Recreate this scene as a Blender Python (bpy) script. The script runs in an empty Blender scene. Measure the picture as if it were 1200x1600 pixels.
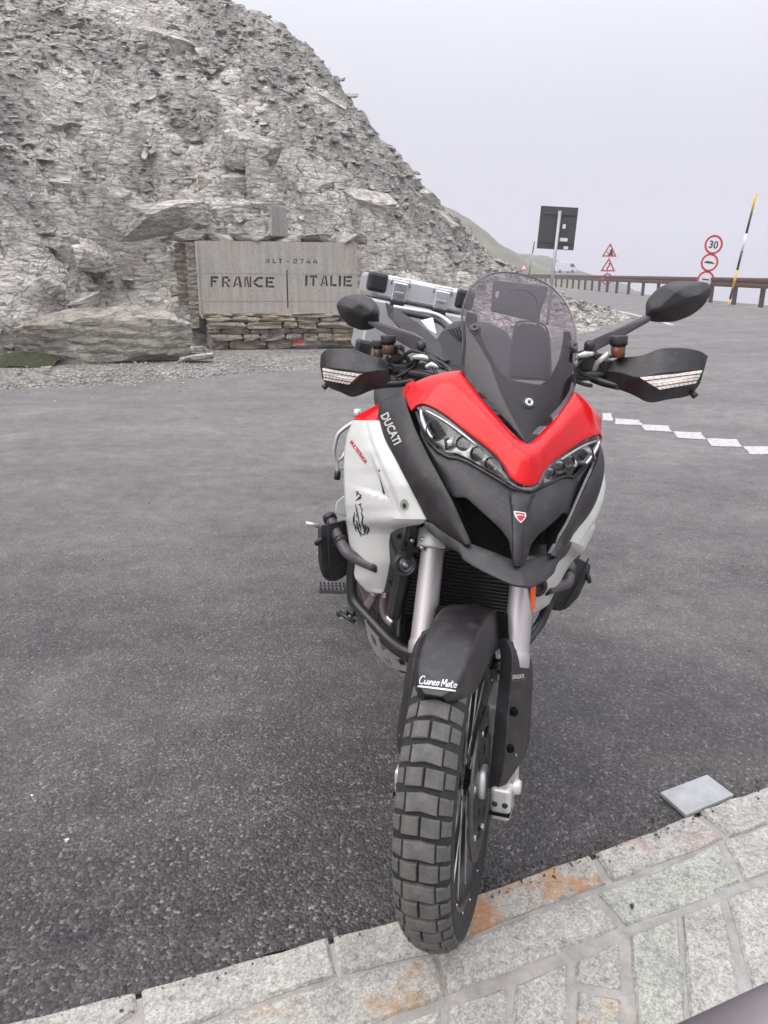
import bpy, bmesh, math, random
import numpy as np
from mathutils import Vector, Matrix
from mathutils.bvhtree import BVHTree
random.seed(7); RNG = np.random.default_rng(7)
rad = math.radians
SC = bpy.context.scene
COL = SC.collection

# ------------------------------------------------------------------ camera
CAM_H = 1.374; FPX = 1182.15; PITCH = 0.3074; ROLL = -0.0072
cam_d = bpy.data.cameras.new('camera'); cam = bpy.data.objects.new('camera', cam_d); COL.objects.link(cam)
cam_d.sensor_fit = 'VERTICAL'; cam_d.sensor_height = 24.0; cam_d.lens = FPX / 1600 * 24.0
cam_d.clip_start = 0.05; cam_d.clip_end = 5000
cam.matrix_world = Matrix.Translation((0, 0, CAM_H)) @ Matrix.Rotation(math.pi / 2 - PITCH, 4, 'X') @ Matrix.Rotation(-ROLL, 4, 'Z')
SC.camera = cam

# ------------------------------------------------------------------ world, sun, exposure
SUN_EL, SUN_AZ = rad(48), rad(238)
w = bpy.data.worlds.new('World'); SC.world = w; w.use_nodes = True
nt = w.node_tree; nt.nodes.clear()
out = nt.nodes.new('ShaderNodeOutputWorld'); bgn = nt.nodes.new('ShaderNodeBackground')
sky = nt.nodes.new('ShaderNodeTexSky'); sky.sky_type = 'NISHITA'; sky.sun_disc = False
sky.sun_elevation = SUN_EL; sky.sun_rotation = SUN_AZ
# an overcast layer: cloud luminance climbs from the foggy horizon to the zenith
tc = nt.nodes.new('ShaderNodeTexCoord'); sep = nt.nodes.new('ShaderNodeSeparateXYZ')
nt.links.new(tc.outputs['Generated'], sep.inputs[0])
mx0 = nt.nodes.new('ShaderNodeMath'); mx0.operation = 'MAXIMUM'; mx0.inputs[1].default_value = 0
nt.links.new(sep.outputs[2], mx0.inputs[0])
mx = nt.nodes.new('ShaderNodeMath'); mx.operation = 'POWER'; mx.inputs[1].default_value = 1.7
nt.links.new(mx0.outputs[0], mx.inputs[0])
ma = nt.nodes.new('ShaderNodeMath'); ma.operation = 'MULTIPLY_ADD'; ma.inputs[1].default_value = 26.0; ma.inputs[2].default_value = 6.7
nt.links.new(mx.outputs[0], ma.inputs[0])
cn = nt.nodes.new('ShaderNodeTexNoise'); cn.inputs['Scale'].default_value = 1.6; cn.inputs['Detail'].default_value = 3
nt.links.new(tc.outputs['Generated'], cn.inputs['Vector'])
cm = nt.nodes.new('ShaderNodeMapRange'); cm.inputs[3].default_value = .93; cm.inputs[4].default_value = 1.07
nt.links.new(cn.outputs[0], cm.inputs[0])
mm = nt.nodes.new('ShaderNodeMath'); mm.operation = 'MULTIPLY'
nt.links.new(ma.outputs[0], mm.inputs[0]); nt.links.new(cm.outputs[0], mm.inputs[1])
cc = nt.nodes.new('ShaderNodeMix'); cc.data_type = 'RGBA'; cc.blend_type = 'MULTIPLY'; cc.inputs[0].default_value = 1
cc.inputs[6].default_value = (.955, .955, 1.02, 1)
cv = nt.nodes.new('ShaderNodeCombineXYZ')
for i in range(3): nt.links.new(mm.outputs[0], cv.inputs[i])
nt.links.new(cv.outputs[0], cc.inputs[7])
mixs = nt.nodes.new('ShaderNodeMix'); mixs.data_type = 'RGBA'; mixs.inputs[0].default_value = .96
nt.links.new(sky.outputs[0], mixs.inputs[6]); nt.links.new(cc.outputs[2], mixs.inputs[7])
nt.links.new(mixs.outputs[2], bgn.inputs[0]); bgn.inputs[1].default_value = 0.10
nt.links.new(bgn.outputs[0], out.inputs[0])
sun_d = bpy.data.lights.new('sun', 'SUN'); sun_d.energy = 1.5; sun_d.angle = rad(48); sun_d.color = (1, .96, .9)
sun = bpy.data.objects.new('sun', sun_d); COL.objects.link(sun)
sun.rotation_euler = (math.pi / 2 - SUN_EL, 0, math.pi - SUN_AZ) if False else (0, 0, 0)
_sd = Vector((math.sin(SUN_AZ) * math.cos(SUN_EL), math.cos(SUN_AZ) * math.cos(SUN_EL), math.sin(SUN_EL)))
sun.rotation_euler = _sd.to_track_quat('Z', 'Y').to_euler(); sun.location = _sd * 60
vs = SC.view_settings; vs.view_transform = 'Standard'; vs.look = 'None'; vs.exposure = 0.08; vs.gamma = 1; vs.use_curve_mapping = False
SC.cycles.use_denoising = True
SC.cycles.max_bounces = 8; SC.cycles.transparent_max_bounces = 12; SC.cycles.volume_bounces = 1

# ------------------------------------------------------------------ survey: sight lines of the photograph turned into places
def rotm(ax, a): return Matrix.Rotation(a, 3, Vector(ax))
RAKE = rad(25); TR = .11
TB = Vector((0.1121, 1.3830, 0)); YAW, LEAN, STEER = 0.1191, 0.1816, -0.4889
RB = rotm((0, 0, 1), YAW) @ rotm((0, 1, 0), LEAN)
AX = (0, math.sin(RAKE), math.cos(RAKE)); OS = Vector((0, -TR, 0)); RS = rotm(AX, STEER)
M_ROOT = Matrix.Translation(TB) @ RB.to_4x4()
M_ST = Matrix.Translation(OS) @ RS.to_4x4() @ Matrix.Translation(-OS)
def ray(px, py):
    u, v = px - 600, py - 800; c_, s_ = math.cos(-ROLL), math.sin(-ROLL)
    u, v = u * c_ - v * s_, u * s_ + v * c_
    c, s = math.cos(PITCH), math.sin(PITCH)
    return Vector((0, 0, CAM_H)), Vector((u / FPX, c - s * v / FPX, -s - c * v / FPX))
def G(px, py, z=0.0):
    o, d = ray(px, py); return o + d * ((z - o.z) / d.z)
def AT(px, py, Y):
    o, d = ray(px, py); return o + d * ((Y - o.y) / d.y)
def bray(px, py, st=False):
    o, d = ray(px, py); o = RB.transposed() @ (o - TB); d = RB.transposed() @ d
    if st: o = RS.transposed() @ (o - OS) + OS; d = RS.transposed() @ d
    return o, d
def B(px, py, y):                      # body frame, at that distance behind the front axle
    o, d = bray(px, py); return o + d * ((y - o.y) / d.y)
def BX(px, py, x):
    o, d = bray(px, py); return o + d * ((x - o.x) / d.x)
def S(px, py, y):                      # steered frame
    o, d = bray(px, py, True); return o + d * ((y - o.y) / d.y)

# ------------------------------------------------------------------ materials
def inp(n, *names):
    for k in names:
        if k in n.inputs: return n.inputs[k]
MATS = {}
def mat(name, col, rough=.5, metal=0, var=.15, vscale=8, bump=0, bscale=60, spec=.5, trans=0, coat=0, dust=0, alpha=1):
    if name in MATS: return MATS[name]
    m = bpy.data.materials.new(name); m.use_nodes = True; t = m.node_tree; b = t.nodes['Principled BSDF']
    tcn = t.nodes.new('ShaderNodeTexCoord')
    n = t.nodes.new('ShaderNodeTexNoise'); n.inputs['Scale'].default_value = vscale; n.inputs['Detail'].default_value = 6; n.inputs['Roughness'].default_value = .65
    t.links.new(tcn.outputs['Object'], n.inputs['Vector'])
    r = t.nodes.new('ShaderNodeMapRange'); r.inputs[1].default_value = .3; r.inputs[2].default_value = .7; r.inputs[3].default_value = 1 - var; r.inputs[4].default_value = 1 + var
    t.links.new(n.outputs[0], r.inputs[0])
    mxn = t.nodes.new('ShaderNodeMix'); mxn.data_type = 'RGBA'; mxn.blend_type = 'MULTIPLY'; mxn.inputs[0].default_value = 1
    mxn.inputs[6].default_value = (*col, 1); t.links.new(r.outputs[0], mxn.inputs[7])
    last = mxn.outputs[2]
    if dust:
        n2 = t.nodes.new('ShaderNodeTexNoise'); n2.inputs['Scale'].default_value = 26; n2.inputs['Detail'].default_value = 8; n2.inputs['Roughness'].default_value = .8
        t.links.new(tcn.outputs['Object'], n2.inputs['Vector'])
        r2 = t.nodes.new('ShaderNodeMapRange'); r2.inputs[1].default_value = .5; r2.inputs[2].default_value = .78; r2.inputs[4].default_value = dust
        t.links.new(n2.outputs[0], r2.inputs[0])
        v3 = t.nodes.new('ShaderNodeTexVoronoi'); v3.inputs['Scale'].default_value = 75
        t.links.new(tcn.outputs['Object'], v3.inputs['Vector'])
        r3 = t.nodes.new('ShaderNodeMapRange'); r3.inputs[1].default_value = .10; r3.inputs[2].default_value = .05; r3.inputs[4].default_value = min(.9, dust * 2.2)
        t.links.new(v3.outputs['Distance'], r3.inputs[0])
        sp = t.nodes.new('ShaderNodeSeparateColor'); t.links.new(v3.outputs['Color'], sp.inputs[0])
        r4 = t.nodes.new('ShaderNodeMath'); r4.operation = 'GREATER_THAN'; r4.inputs[1].default_value = .93; t.links.new(sp.outputs[0], r4.inputs[0])
        m4 = t.nodes.new('ShaderNodeMath'); m4.operation = 'MULTIPLY'; t.links.new(r3.outputs[0], m4.inputs[0]); t.links.new(r4.outputs[0], m4.inputs[1])
        m5 = t.nodes.new('ShaderNodeMath'); m5.operation = 'MAXIMUM'; t.links.new(m4.outputs[0], m5.inputs[0]); t.links.new(r2.outputs[0], m5.inputs[1])
        mx2 = t.nodes.new('ShaderNodeMix'); mx2.data_type = 'RGBA'; t.links.new(m5.outputs[0], mx2.inputs[0]); t.links.new(last, mx2.inputs[6]); mx2.inputs[7].default_value = (.42, .39, .36, 1)
        last = mx2.outputs[2]
        rr = t.nodes.new('ShaderNodeMath'); rr.operation = 'MULTIPLY_ADD'; rr.inputs[1].default_value = .35; rr.inputs[2].default_value = rough; t.links.new(m5.outputs[0], rr.inputs[0]); t.links.new(rr.outputs[0], b.inputs['Roughness'])
    else:
        rr = t.nodes.new('ShaderNodeMapRange'); rr.inputs[3].default_value = max(0, rough - .06); rr.inputs[4].default_value = min(1, rough + .06)
        t.links.new(n.outputs[0], rr.inputs[0]); t.links.new(rr.outputs[0], b.inputs['Roughness'])
    t.links.new(last, b.inputs['Base Color'])
    b.inputs['Metallic'].default_value = metal
    inp(b, 'Specular IOR Level', 'Specular').default_value = spec
    if trans: inp(b, 'Transmission Weight', 'Transmission').default_value = trans
    if coat: inp(b, 'Coat Weight', 'Clearcoat').default_value = coat; inp(b, 'Coat Roughness', 'Clearcoat Roughness').default_value = .06
    b.inputs['Alpha'].default_value = alpha
    if bump:
        n3 = t.nodes.new('ShaderNodeTexNoise'); n3.inputs['Scale'].default_value = bscale; n3.inputs['Detail'].default_value = 5
        t.links.new(tcn.outputs['Object'], n3.inputs['Vector'])
        bp = t.nodes.new('ShaderNodeBump'); bp.inputs['Strength'].default_value = 1; bp.inputs['Distance'].default_value = bump
        t.links.new(n3.outputs[0], bp.inputs['Height']); t.links.new(bp.outputs[0], b.inputs['Normal'])
    MATS[name] = m; return m

def glass_mat(name, tint, gloss=.12, rough=.02):
    m = bpy.data.materials.new(name); m.use_nodes = True; t = m.node_tree; t.nodes.clear()
    o = t.nodes.new('ShaderNodeOutputMaterial'); tr = t.nodes.new('ShaderNodeBsdfTransparent'); gl = t.nodes.new('ShaderNodeBsdfGlossy')
    tr.inputs[0].default_value = (*tint, 1); gl.inputs['Roughness'].default_value = rough
    lw = t.nodes.new('ShaderNodeLayerWeight'); lw.inputs[0].default_value = .5
    fr = t.nodes.new('ShaderNodeMath'); fr.operation = 'POWER'; fr.inputs[1].default_value = 4; t.links.new(lw.outputs['Facing'], fr.inputs[0])
    ad = t.nodes.new('ShaderNodeMath'); ad.operation = 'MULTIPLY_ADD'; ad.inputs[1].default_value = .6; ad.inputs[2].default_value = .03 + gloss * .25; t.links.new(fr.outputs[0], ad.inputs[0])
    mi = t.nodes.new('ShaderNodeMixShader'); t.links.new(ad.outputs[0], mi.inputs[0]); t.links.new(tr.outputs[0], mi.inputs[1]); t.links.new(gl.outputs[0], mi.inputs[2])
    t.links.new(mi.outputs[0], o.inputs[0]); MATS[name] = m; return m

M_black = mat('matt_black_plastic', (.0165, .0145, .016), .44, dust=.12, bump=.0002, bscale=900)
M_black2 = mat('smooth_black_plastic', (.018, .017, .019), .3, dust=.10)
M_grey_pl = mat('charcoal_painted_metal', (.075, .066, .072), .42, dust=.10)
M_dark = mat('dark_recess', (.004, .004, .0045), .8, spec=.1)
M_red = mat('red_paint', (.62, .004, .008), .24, coat=.35, spec=.2, var=.04)
M_white = mat('white_paint', (.60, .60, .575), .33, var=.05, coat=.3, dust=.14)
M_spoke = mat('polished_spoke', (.5, .5, .49), .3, metal=.5, var=.05)
M_bracket = mat('screen_bracket_black', (.014, .012, .013), .7, var=.1, spec=.2)
M_chrome = mat('chrome', (.78, .78, .80), .2, metal=1, var=.1, vscale=40)
M_disc = mat('brake_disc_steel', (.22, .21, .21), .35, metal=1, vscale=60)
M_steel = mat('brushed_steel', (.5, .5, .5), .3, metal=1, vscale=60)
M_alu = mat('anodised_silver_fork', (.43, .40, .405), .42, metal=.6, var=.06)
M_cast = mat('cast_aluminium', (.62, .61, .60), .4, metal=.55, dust=.1)
M_case = mat('aluminium_case', (.62, .63, .64), .33, metal=.6, var=.08)
M_rubber = mat('tyre_rubber', (.016, .0155, .0155), .8, dust=.03, bump=.0006, bscale=500)
M_tread = mat('tread_rubber', (.105, .10, .094), .9, var=.34, vscale=30, bump=.0012, bscale=420)
M_pipe = mat('heat_tinted_exhaust', (.55, .45, .46), .3, metal=.8)
M_mauve = mat('skid_plate_alloy', (.36, .32, .33), .42, metal=.6, dust=.15)
M_engine = mat('engine_castings', (.020, .018, .019), .5, metal=.3, dust=.05)
M_hose = mat('black_hose', (.015, .015, .016), .45)
M_amber = mat('amber_fluid', (.13, .035, .008), .2)
M_orange = mat('orange_reflector', (.85, .13, .03), .2)
M_lens = glass_mat('clear_lens', (.93, .93, .93), .2)
M_screen = glass_mat('smoked_screen', (.735, .70, .735), .0, .0)
M_letter = mat('pale_lettering', (.5, .49, .46), .5)
M_whiteprint = mat('white_print', (.8, .8, .8), .5)
M_redprint = mat('red_print', (.5, .03, .05), .5)
M_blackprint = mat('black_print', (.02, .02, .02), .5)
M_seat = mat('seat_vinyl', (.03, .028, .03), .6, bump=.0004, bscale=300)

# ------------------------------------------------------------------ object helpers
def tag(o, label=None, cat=None, group=None, kind=None):
    if label: o['label'] = label
    if cat: o['category'] = cat
    if group: o['group'] = group
    if kind: o['kind'] = kind
    return o
def add(o, parent=None, M=None):
    COL.objects.link(o)
    if parent is not None: o.parent = parent
    if M is not None: o.matrix_local = M
    return o
def empty(name, M=None):
    o = bpy.data.objects.new(name, None); o.empty_display_size = .1; COL.objects.link(o)
    if M is not None: o.matrix_world = M
    return o
def meshdata(name, verts, faces, m, smooth=True):
    me = bpy.data.meshes.new(name); me.from_pydata([tuple(v) for v in verts], [], [tuple(f) for f in faces]); me.update()
    if m: me.materials.append(m)
    if smooth: me.polygons.foreach_set('use_smooth', [True] * len(me.polygons))
    return me
def fixn(me):
    bm = bmesh.new(); bm.from_mesh(me); bmesh.ops.recalc_face_normals(bm, faces=bm.faces); bm.to_mesh(me); bm.free(); return me
def ob(name, verts, faces, m, parent=None, M=None, smooth=True, bevel=0, seg=2, solid=0, sub=0, off=0):
    me = fixn(meshdata(name, verts, faces, m, smooth)); o = bpy.data.objects.new(name, me); add(o, parent, M)
    if solid:
        k = o.modifiers.new('s', 'SOLIDIFY'); k.thickness = solid; k.offset = off
    if sub:
        k = o.modifiers.new('u', 'SUBSURF'); k.levels = sub; k.render_levels = sub
    if bevel:
        k = o.modifiers.new('b', 'BEVEL'); k.width = bevel; k.segments = seg; k.limit_method = 'ANGLE'; k.angle_limit = rad(35)
    if (solid or bevel) and smooth and not sub:
        me.set_sharp_from_angle(angle=rad(40)) if hasattr(me, 'set_sharp_from_angle') else None
    return o
class MB:
    def __init__(s): s.v = []; s.f = []
    def put(s, vs, fs, M=None):
        n = len(s.v)
        s.v += [(M @ Vector(v)) if M is not None else Vector(v) for v in vs]; s.f += [tuple(i + n for i in f) for f in fs]
        return s
    def box(s, c, d, R=None):
        x, y, z = [k / 2 for k in d]
        vs = [Vector((a * x, b * y, e * z)) for a in (-1, 1) for b in (-1, 1) for e in (-1, 1)]
        if R is not None: vs = [R @ v for v in vs]
        vs = [v + Vector(c) for v in vs]
        return s.put(vs, [(0, 1, 3, 2), (4, 6, 7, 5), (0, 4, 5, 1), (2, 3, 7, 6), (0, 2, 6, 4), (1, 5, 7, 3)])
    def tube(s, pts, r, n=12, cap=True, smooth=0):
        pts = [Vector(p) for p in pts]
        rs = list(r) if hasattr(r, '__len__') else [r] * len(pts)
        if smooth: pts, rs = catmull(pts, smooth, rs)
        t = (pts[1] - pts[0]).normalized(); a = t.orthogonal().normalized(); vs = []
        for i, p in enumerate(pts):
            t2 = ((pts[min(i + 1, len(pts) - 1)] - pts[max(i - 1, 0)])).normalized()
            a = (a - t2 * a.dot(t2)).normalized(); b = t2.cross(a)
            vs += [p + (a * math.cos(2 * math.pi * k / n) + b * math.sin(2 * math.pi * k / n)) * rs[i] for k in range(n)]
        fs = [(i * n + k, i * n + (k + 1) % n, (i + 1) * n + (k + 1) % n, (i + 1) * n + k) for i in range(len(pts) - 1) for k in range(n)]
        if cap: fs += [tuple(range(n - 1, -1, -1)), tuple((len(pts) - 1) * n + k for k in range(n))]
        return s.put(vs, fs)
    def lathe(s, prof, n=32, M=None, closed=False, cap=True):   # prof = (r, h) along local z
        vs = [Vector((r * math.cos(2 * math.pi * k / n), r * math.sin(2 * math.pi * k / n), h)) for r, h in prof for k in range(n)]
        m = len(prof); rng = range(m if closed else m - 1)
        fs = [(i * n + k, i * n + (k + 1) % n, ((i + 1) % m) * n + (k + 1) % n, ((i + 1) % m) * n + k) for i in rng for k in range(n)]
        if not closed and cap:
            if prof[0][0] > 1e-6: fs.append(tuple(range(n - 1, -1, -1)))
            if prof[-1][0] > 1e-6: fs.append(tuple((m - 1) * n + k for k in range(n)))
        return s.put(vs, fs, M)
    def prism(s, poly, ext):
        poly = [Vector(p) for p in poly]; ext = Vector(ext); n = len(poly)
        fs = [tuple(range(n)), tuple(range(2 * n - 1, n - 1, -1))] + [(i, (i + 1) % n, n + (i + 1) % n, n + i) for i in range(n)]
        return s.put(poly + [p + ext for p in poly], fs)
    def build(s, name, m, parent=None, M=None, **k): return ob(name, s.v, s.f, m, parent, M, **k)
def catmull(pts, n=6, rs=None):
    P = [pts[0] * 2 - pts[1]] + list(pts) + [pts[-1] * 2 - pts[-2]]; o = []; ro = []
    for i in range(1, len(P) - 2):
        for k in range(n):
            t = k / n; a, b, c, d = P[i - 1:i + 3]
            o.append(.5 * ((2 * b) + (c - a) * t + (2 * a - 5 * b + 4 * c - d) * t * t + (3 * b - a - 3 * c + d) * t ** 3))
            if rs: ro.append(rs[i - 1] * (1 - t) + rs[i] * t)
    o.append(Vector(pts[-1]))
    if rs: ro.append(rs[-1]); return o, ro
    return o
def resample(pts, n):
    L = [0]
    for a, b in zip(pts, pts[1:]): L.append(L[-1] + (b - a).length)
    o = []; j = 0
    for k in range(n):
        t = L[-1] * k / (n - 1)
        while j < len(pts) - 2 and L[j + 1] < t: j += 1
        u = (t - L[j]) / max(1e-9, L[j + 1] - L[j]); o.append(pts[j].lerp(pts[j + 1], min(1, max(0, u))))
    return o
def axisM(p, d, up=(0, 0, 1)):         # local z along d
    d = Vector(d).normalized(); q = d.to_track_quat('Z', 'Y'); return Matrix.Translation(Vector(p)) @ q.to_matrix().to_4x4()
def mirror_pts(pts): return [Vector((-p.x, p.y, p.z)) for p in pts]
def loft(curves, nU=24, sm=True):      # curves: list of point lists -> grid
    rows = [resample(catmull(c, 6) if sm and len(c) > 2 else c, nU) for c in curves]
    vs = [p for r in rows for p in r]; m = len(rows)
    fs = [(i * nU + j, i * nU + j + 1, (i + 1) * nU + j + 1, (i + 1) * nU + j) for i in range(m - 1) for j in range(nU - 1)]
    return vs, fs
def panel(name, A, Bc, bulge, m, parent, M=None, nU=24, nV=6, thick=.004, out=Vector((0, -1, 0)), mirror=False, weld=False, sm=True, name2=None, ridge=None, bevel=.0015):
    A = resample(catmull(A, 6) if sm and len(A) > 2 else A, nU); C = resample(catmull(Bc, 6) if sm and len(Bc) > 2 else Bc, nU)
    vs = []
    for k in range(nV + 1):
        t = k / nV; h = math.sin(math.pi * t) if ridge is None else (t / ridge if t < ridge else (1 - t) / (1 - ridge))
        for i in range(nU):
            b = bulge[0] + (bulge[1] - bulge[0]) * i / (nU - 1) if hasattr(bulge, '__len__') else bulge
            vs.append(A[i].lerp(C[i], t) + out * b * h)
    fs = [(k * nU + i, k * nU + i + 1, (k + 1) * nU + i + 1, (k + 1) * nU + i) for k in range(nV) for i in range(nU - 1)]
    if weld:
        mb = MB().put(vs, fs).put(mirror_pts(vs), [f[::-1] for f in fs])
        me = meshdata(name, mb.v, mb.f, m); bm = bmesh.new(); bm.from_mesh(me); bmesh.ops.remove_doubles(bm, verts=bm.verts, dist=.0016); bmesh.ops.recalc_face_normals(bm, faces=bm.faces); bm.to_mesh(me); bm.free()
        o = bpy.data.objects.new(name, me); add(o, parent, M); k = o.modifiers.new('s', 'SOLIDIFY'); k.thickness = thick; k.offset = 0
        if bevel: k = o.modifiers.new('b', 'BEVEL'); k.width = bevel; k.segments = 2; k.limit_method = 'ANGLE'; k.angle_limit = rad(50)
        return [o]
    r = [ob(name, vs, fs, m, parent, M, solid=thick, bevel=bevel)]
    if mirror: r.append(ob(name2 or name, mirror_pts(vs), [f[::-1] for f in fs], m, parent, M, solid=thick, bevel=bevel))
    return r
def filled(name, poly, ext, m, parent=None, M=None, holes=(), bevel=0, smooth=False):   # outline filled by triangulation, then thickened
    bm = bmesh.new()
    for loop in [poly] + list(holes):
        vv = [bm.verts.new(Vector(p)) for p in loop]
        for i in range(len(vv)): bm.edges.new((vv[i], vv[(i + 1) % len(vv)]))
    bmesh.ops.triangle_fill(bm, use_beauty=True, use_dissolve=False, edges=bm.edges[:])
    r = bmesh.ops.extrude_face_region(bm, geom=bm.faces[:])
    for e in r['geom']:
        if isinstance(e, bmesh.types.BMVert): e.co += Vector(ext)
    bmesh.ops.recalc_face_normals(bm, faces=bm.faces)
    me = bpy.data.meshes.new(name); bm.to_mesh(me); bm.free(); me.materials.append(m)
    if smooth:
        me.polygons.foreach_set('use_smooth', [True] * len(me.polygons)); me.set_sharp_from_angle(angle=rad(35))
    o = bpy.data.objects.new(name, me); add(o, parent, M)
    if bevel: k = o.modifiers.new('b', 'BEVEL'); k.width = bevel; k.segments = 2; k.limit_method = 'ANGLE'; k.angle_limit = rad(40)
    return o

# ------------------------------------------------------------------ lettering and marks laid on surfaces
def text_polys(s, bold=0, shear=0, res=3, space=1.0):
    cu = bpy.data.curves.new('t', 'FONT'); cu.body = s; cu.offset = bold; cu.shear = shear; cu.resolution_u = res; cu.space_character = space
    o = bpy.data.objects.new('t', cu); COL.objects.link(o); bpy.context.view_layer.update()
    me = o.to_mesh(); V = [v.co.copy() for v in me.vertices]; F = [tuple(p.vertices) for p in me.polygons]; o.to_mesh_clear()
    bpy.data.objects.remove(o); bpy.data.curves.remove(cu)
    x0, x1 = min(v.x for v in V), max(v.x for v in V); y0, y1 = min(v.y for v in V), max(v.y for v in V)
    return [((v.x - x0) / (x1 - x0), (v.y - y0) / (y1 - y0)) for v in V], F
def bvh_of(objs):
    bpy.context.view_layer.update(); dg = bpy.context.evaluated_depsgraph_get(); V = []; F = []
    for o in objs:
        e = o.evaluated_get(dg); me = e.to_mesh(); n = len(V); Mw = o.matrix_world
        V += [Mw @ v.co for v in me.vertices]; F += [tuple(i + n for i in p.vertices) for p in me.polygons]; e.to_mesh_clear()
    return BVHTree.FromPolygons(V, F)
def decal(name, uv, F, BL, BR, TL, targets, m, parent, M, lift=.0012):
    """lay flat artwork (unit square uv) on the surface of its part"""
    bvh = bvh_of(targets); inv = (M_ROOT @ M if M is not None else M_ROOT).inverted() if parent is not None else Matrix(); W = []
    for u, v in uv:
        px = BL[0] + (BR[0] - BL[0]) * u + (TL[0] - BL[0]) * v; py = BL[1] + (BR[1] - BL[1]) * u + (TL[1] - BL[1]) * v
        o, d = ray(px, py); d.normalize(); h = bvh.ray_cast(o, d)
        W.append((h[0], h[1], d))
    ok = [q for q in W if q[0] is not None]
    if not ok: return None
    med = sorted((q[0] - Vector((0, 0, CAM_H))).length for q in ok)[len(ok) // 2]; vs = []
    for (hp, nn, d), (u, v) in zip(W, uv):
        if hp is None or abs((hp - Vector((0, 0, CAM_H))).length - med) > .12: hp = Vector((0, 0, CAM_H)) + d * med
        if nn is None: nn = -d
        if nn.dot(d) > 0: nn = -nn
        vs.append(inv @ (hp + (nn * .6 - d * .4) * lift))
    return ob(name, vs, F, m, parent, M, smooth=False)
# ================================================================== TERRAIN
def h2(ix, iy, s=0):
    n = (ix.astype(np.int64) * 374761393 + iy.astype(np.int64) * 668265263 + s * 1442695041) & 0xffffffff
    n = ((n ^ (n >> 13)) * 1274126177) & 0xffffffff
    return ((n ^ (n >> 16)) & 0xffffff) / 16777215.0
def vnoise(x, y, s=0):
    ix, iy = np.floor(x), np.floor(y); fx, fy = x - ix, y - iy; fx = fx * fx * (3 - 2 * fx); fy = fy * fy * (3 - 2 * fy)
    return (h2(ix, iy, s) * (1 - fx) + h2(ix + 1, iy, s) * fx) * (1 - fy) + (h2(ix, iy + 1, s) * (1 - fx) + h2(ix + 1, iy + 1, s) * fx) * fy
def fbm(x, y, s=0, o=5, g=.5):
    a, t, n = 1, 0, 0
    for k in range(o): t = t + a * (vnoise(x, y, s + k) - .5); n += a; a *= g; x, y = x * 2.03 + 5.1, y * 2.03 + 1.7
    return t / n * 2
def cells(x, y, s=0):                   # nearest jittered cell: random value, tilted offset, edge distance
    ix, iy = np.floor(x), np.floor(y); b1 = np.full(x.shape, 9.); b2 = b1.copy(); val = np.zeros(x.shape); tl = val.copy()
    for dx in (-1, 0, 1):
        for dy in (-1, 0, 1):
            cx, cy = ix + dx, iy + dy; qx = x - (cx + h2(cx, cy, s)); qy = y - (cy + h2(cx, cy, s + 1)); d = qx * qx + qy * qy
            cl = d < b1; b2 = np.where(cl, b1, np.minimum(b2, d)); b1 = np.where(cl, d, b1)
            v = h2(cx, cy, s + 2); val = np.where(cl, v, val)
            tl = np.where(cl, qx * (h2(cx, cy, s + 3) - .5) + qy * (h2(cx, cy, s + 4) - .2), tl)
    return val, tl, np.sqrt(b2) - np.sqrt(b1)
def gz(X): return float(np.interp(X, [3, 12, 14.2, 60, 70], [0, .3, .3, -30, -30]))
FOOT = np.array([(-34, 2), (-12, 9.2), (-8, 10.2), (-5.9, 11.5), (-4.5, 12.9), (-3.6, 14.6), (-.9, 15.3), (1.6, 15.9), (4.6, 18.2), (6.4, 20.6), (7.3, 24), (7.7, 31), (8.4, 50), (9, 95), (-60, 95), (-60, 2)])
def sdist(X, Y):
    d = np.full(X.shape, 1e9); ins = np.zeros(X.shape, bool); n = len(FOOT)
    for i in range(n):
        a, b = FOOT[i], FOOT[(i + 1) % n]; e = b - a; t = np.clip(((X - a[0]) * e[0] + (Y - a[1]) * e[1]) / (e @ e), 0, 1)
        d = np.minimum(d, np.hypot(X - a[0] - t * e[0], Y - a[1] - t * e[1]))
        c = ((a[1] > Y) != (b[1] > Y)) & (X < (b[0] - a[0]) * (Y - a[1]) / (b[1] - a[1] + 1e-12) + a[0]); ins ^= c
    return np.where(ins, d, -d)
SPOTS = [(-2.6, 17, 2.2), (-5.2, 16.6, 2.2), (-2.9, 19, 1.5), (-.9, 17.4, 1.8), (.4, 18.4, 1.5), (-4.2, 21, 1.6), (-7.2, 24.5, 2.0), (-6.8, 13.5, 1.6), (-6.4, 19.5, 1.3), (-1.5, 22.5, 1.0)]
def bedrock(X, Y):                      # where bedrock shows; scree elsewhere
    b = fbm(X * .22 + 3, Y * .22, 77) * 1.2 + .22 + fbm(X * 1.1, Y * 1.1, 78) * .3
    for x, y, r in SPOTS: b = np.maximum(b, 1.35 - np.hypot(X - x, Y - y) / r + fbm(X * 1.3, Y * 1.3, 79) * .45)
    return np.clip(b, .05, 1)
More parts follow.
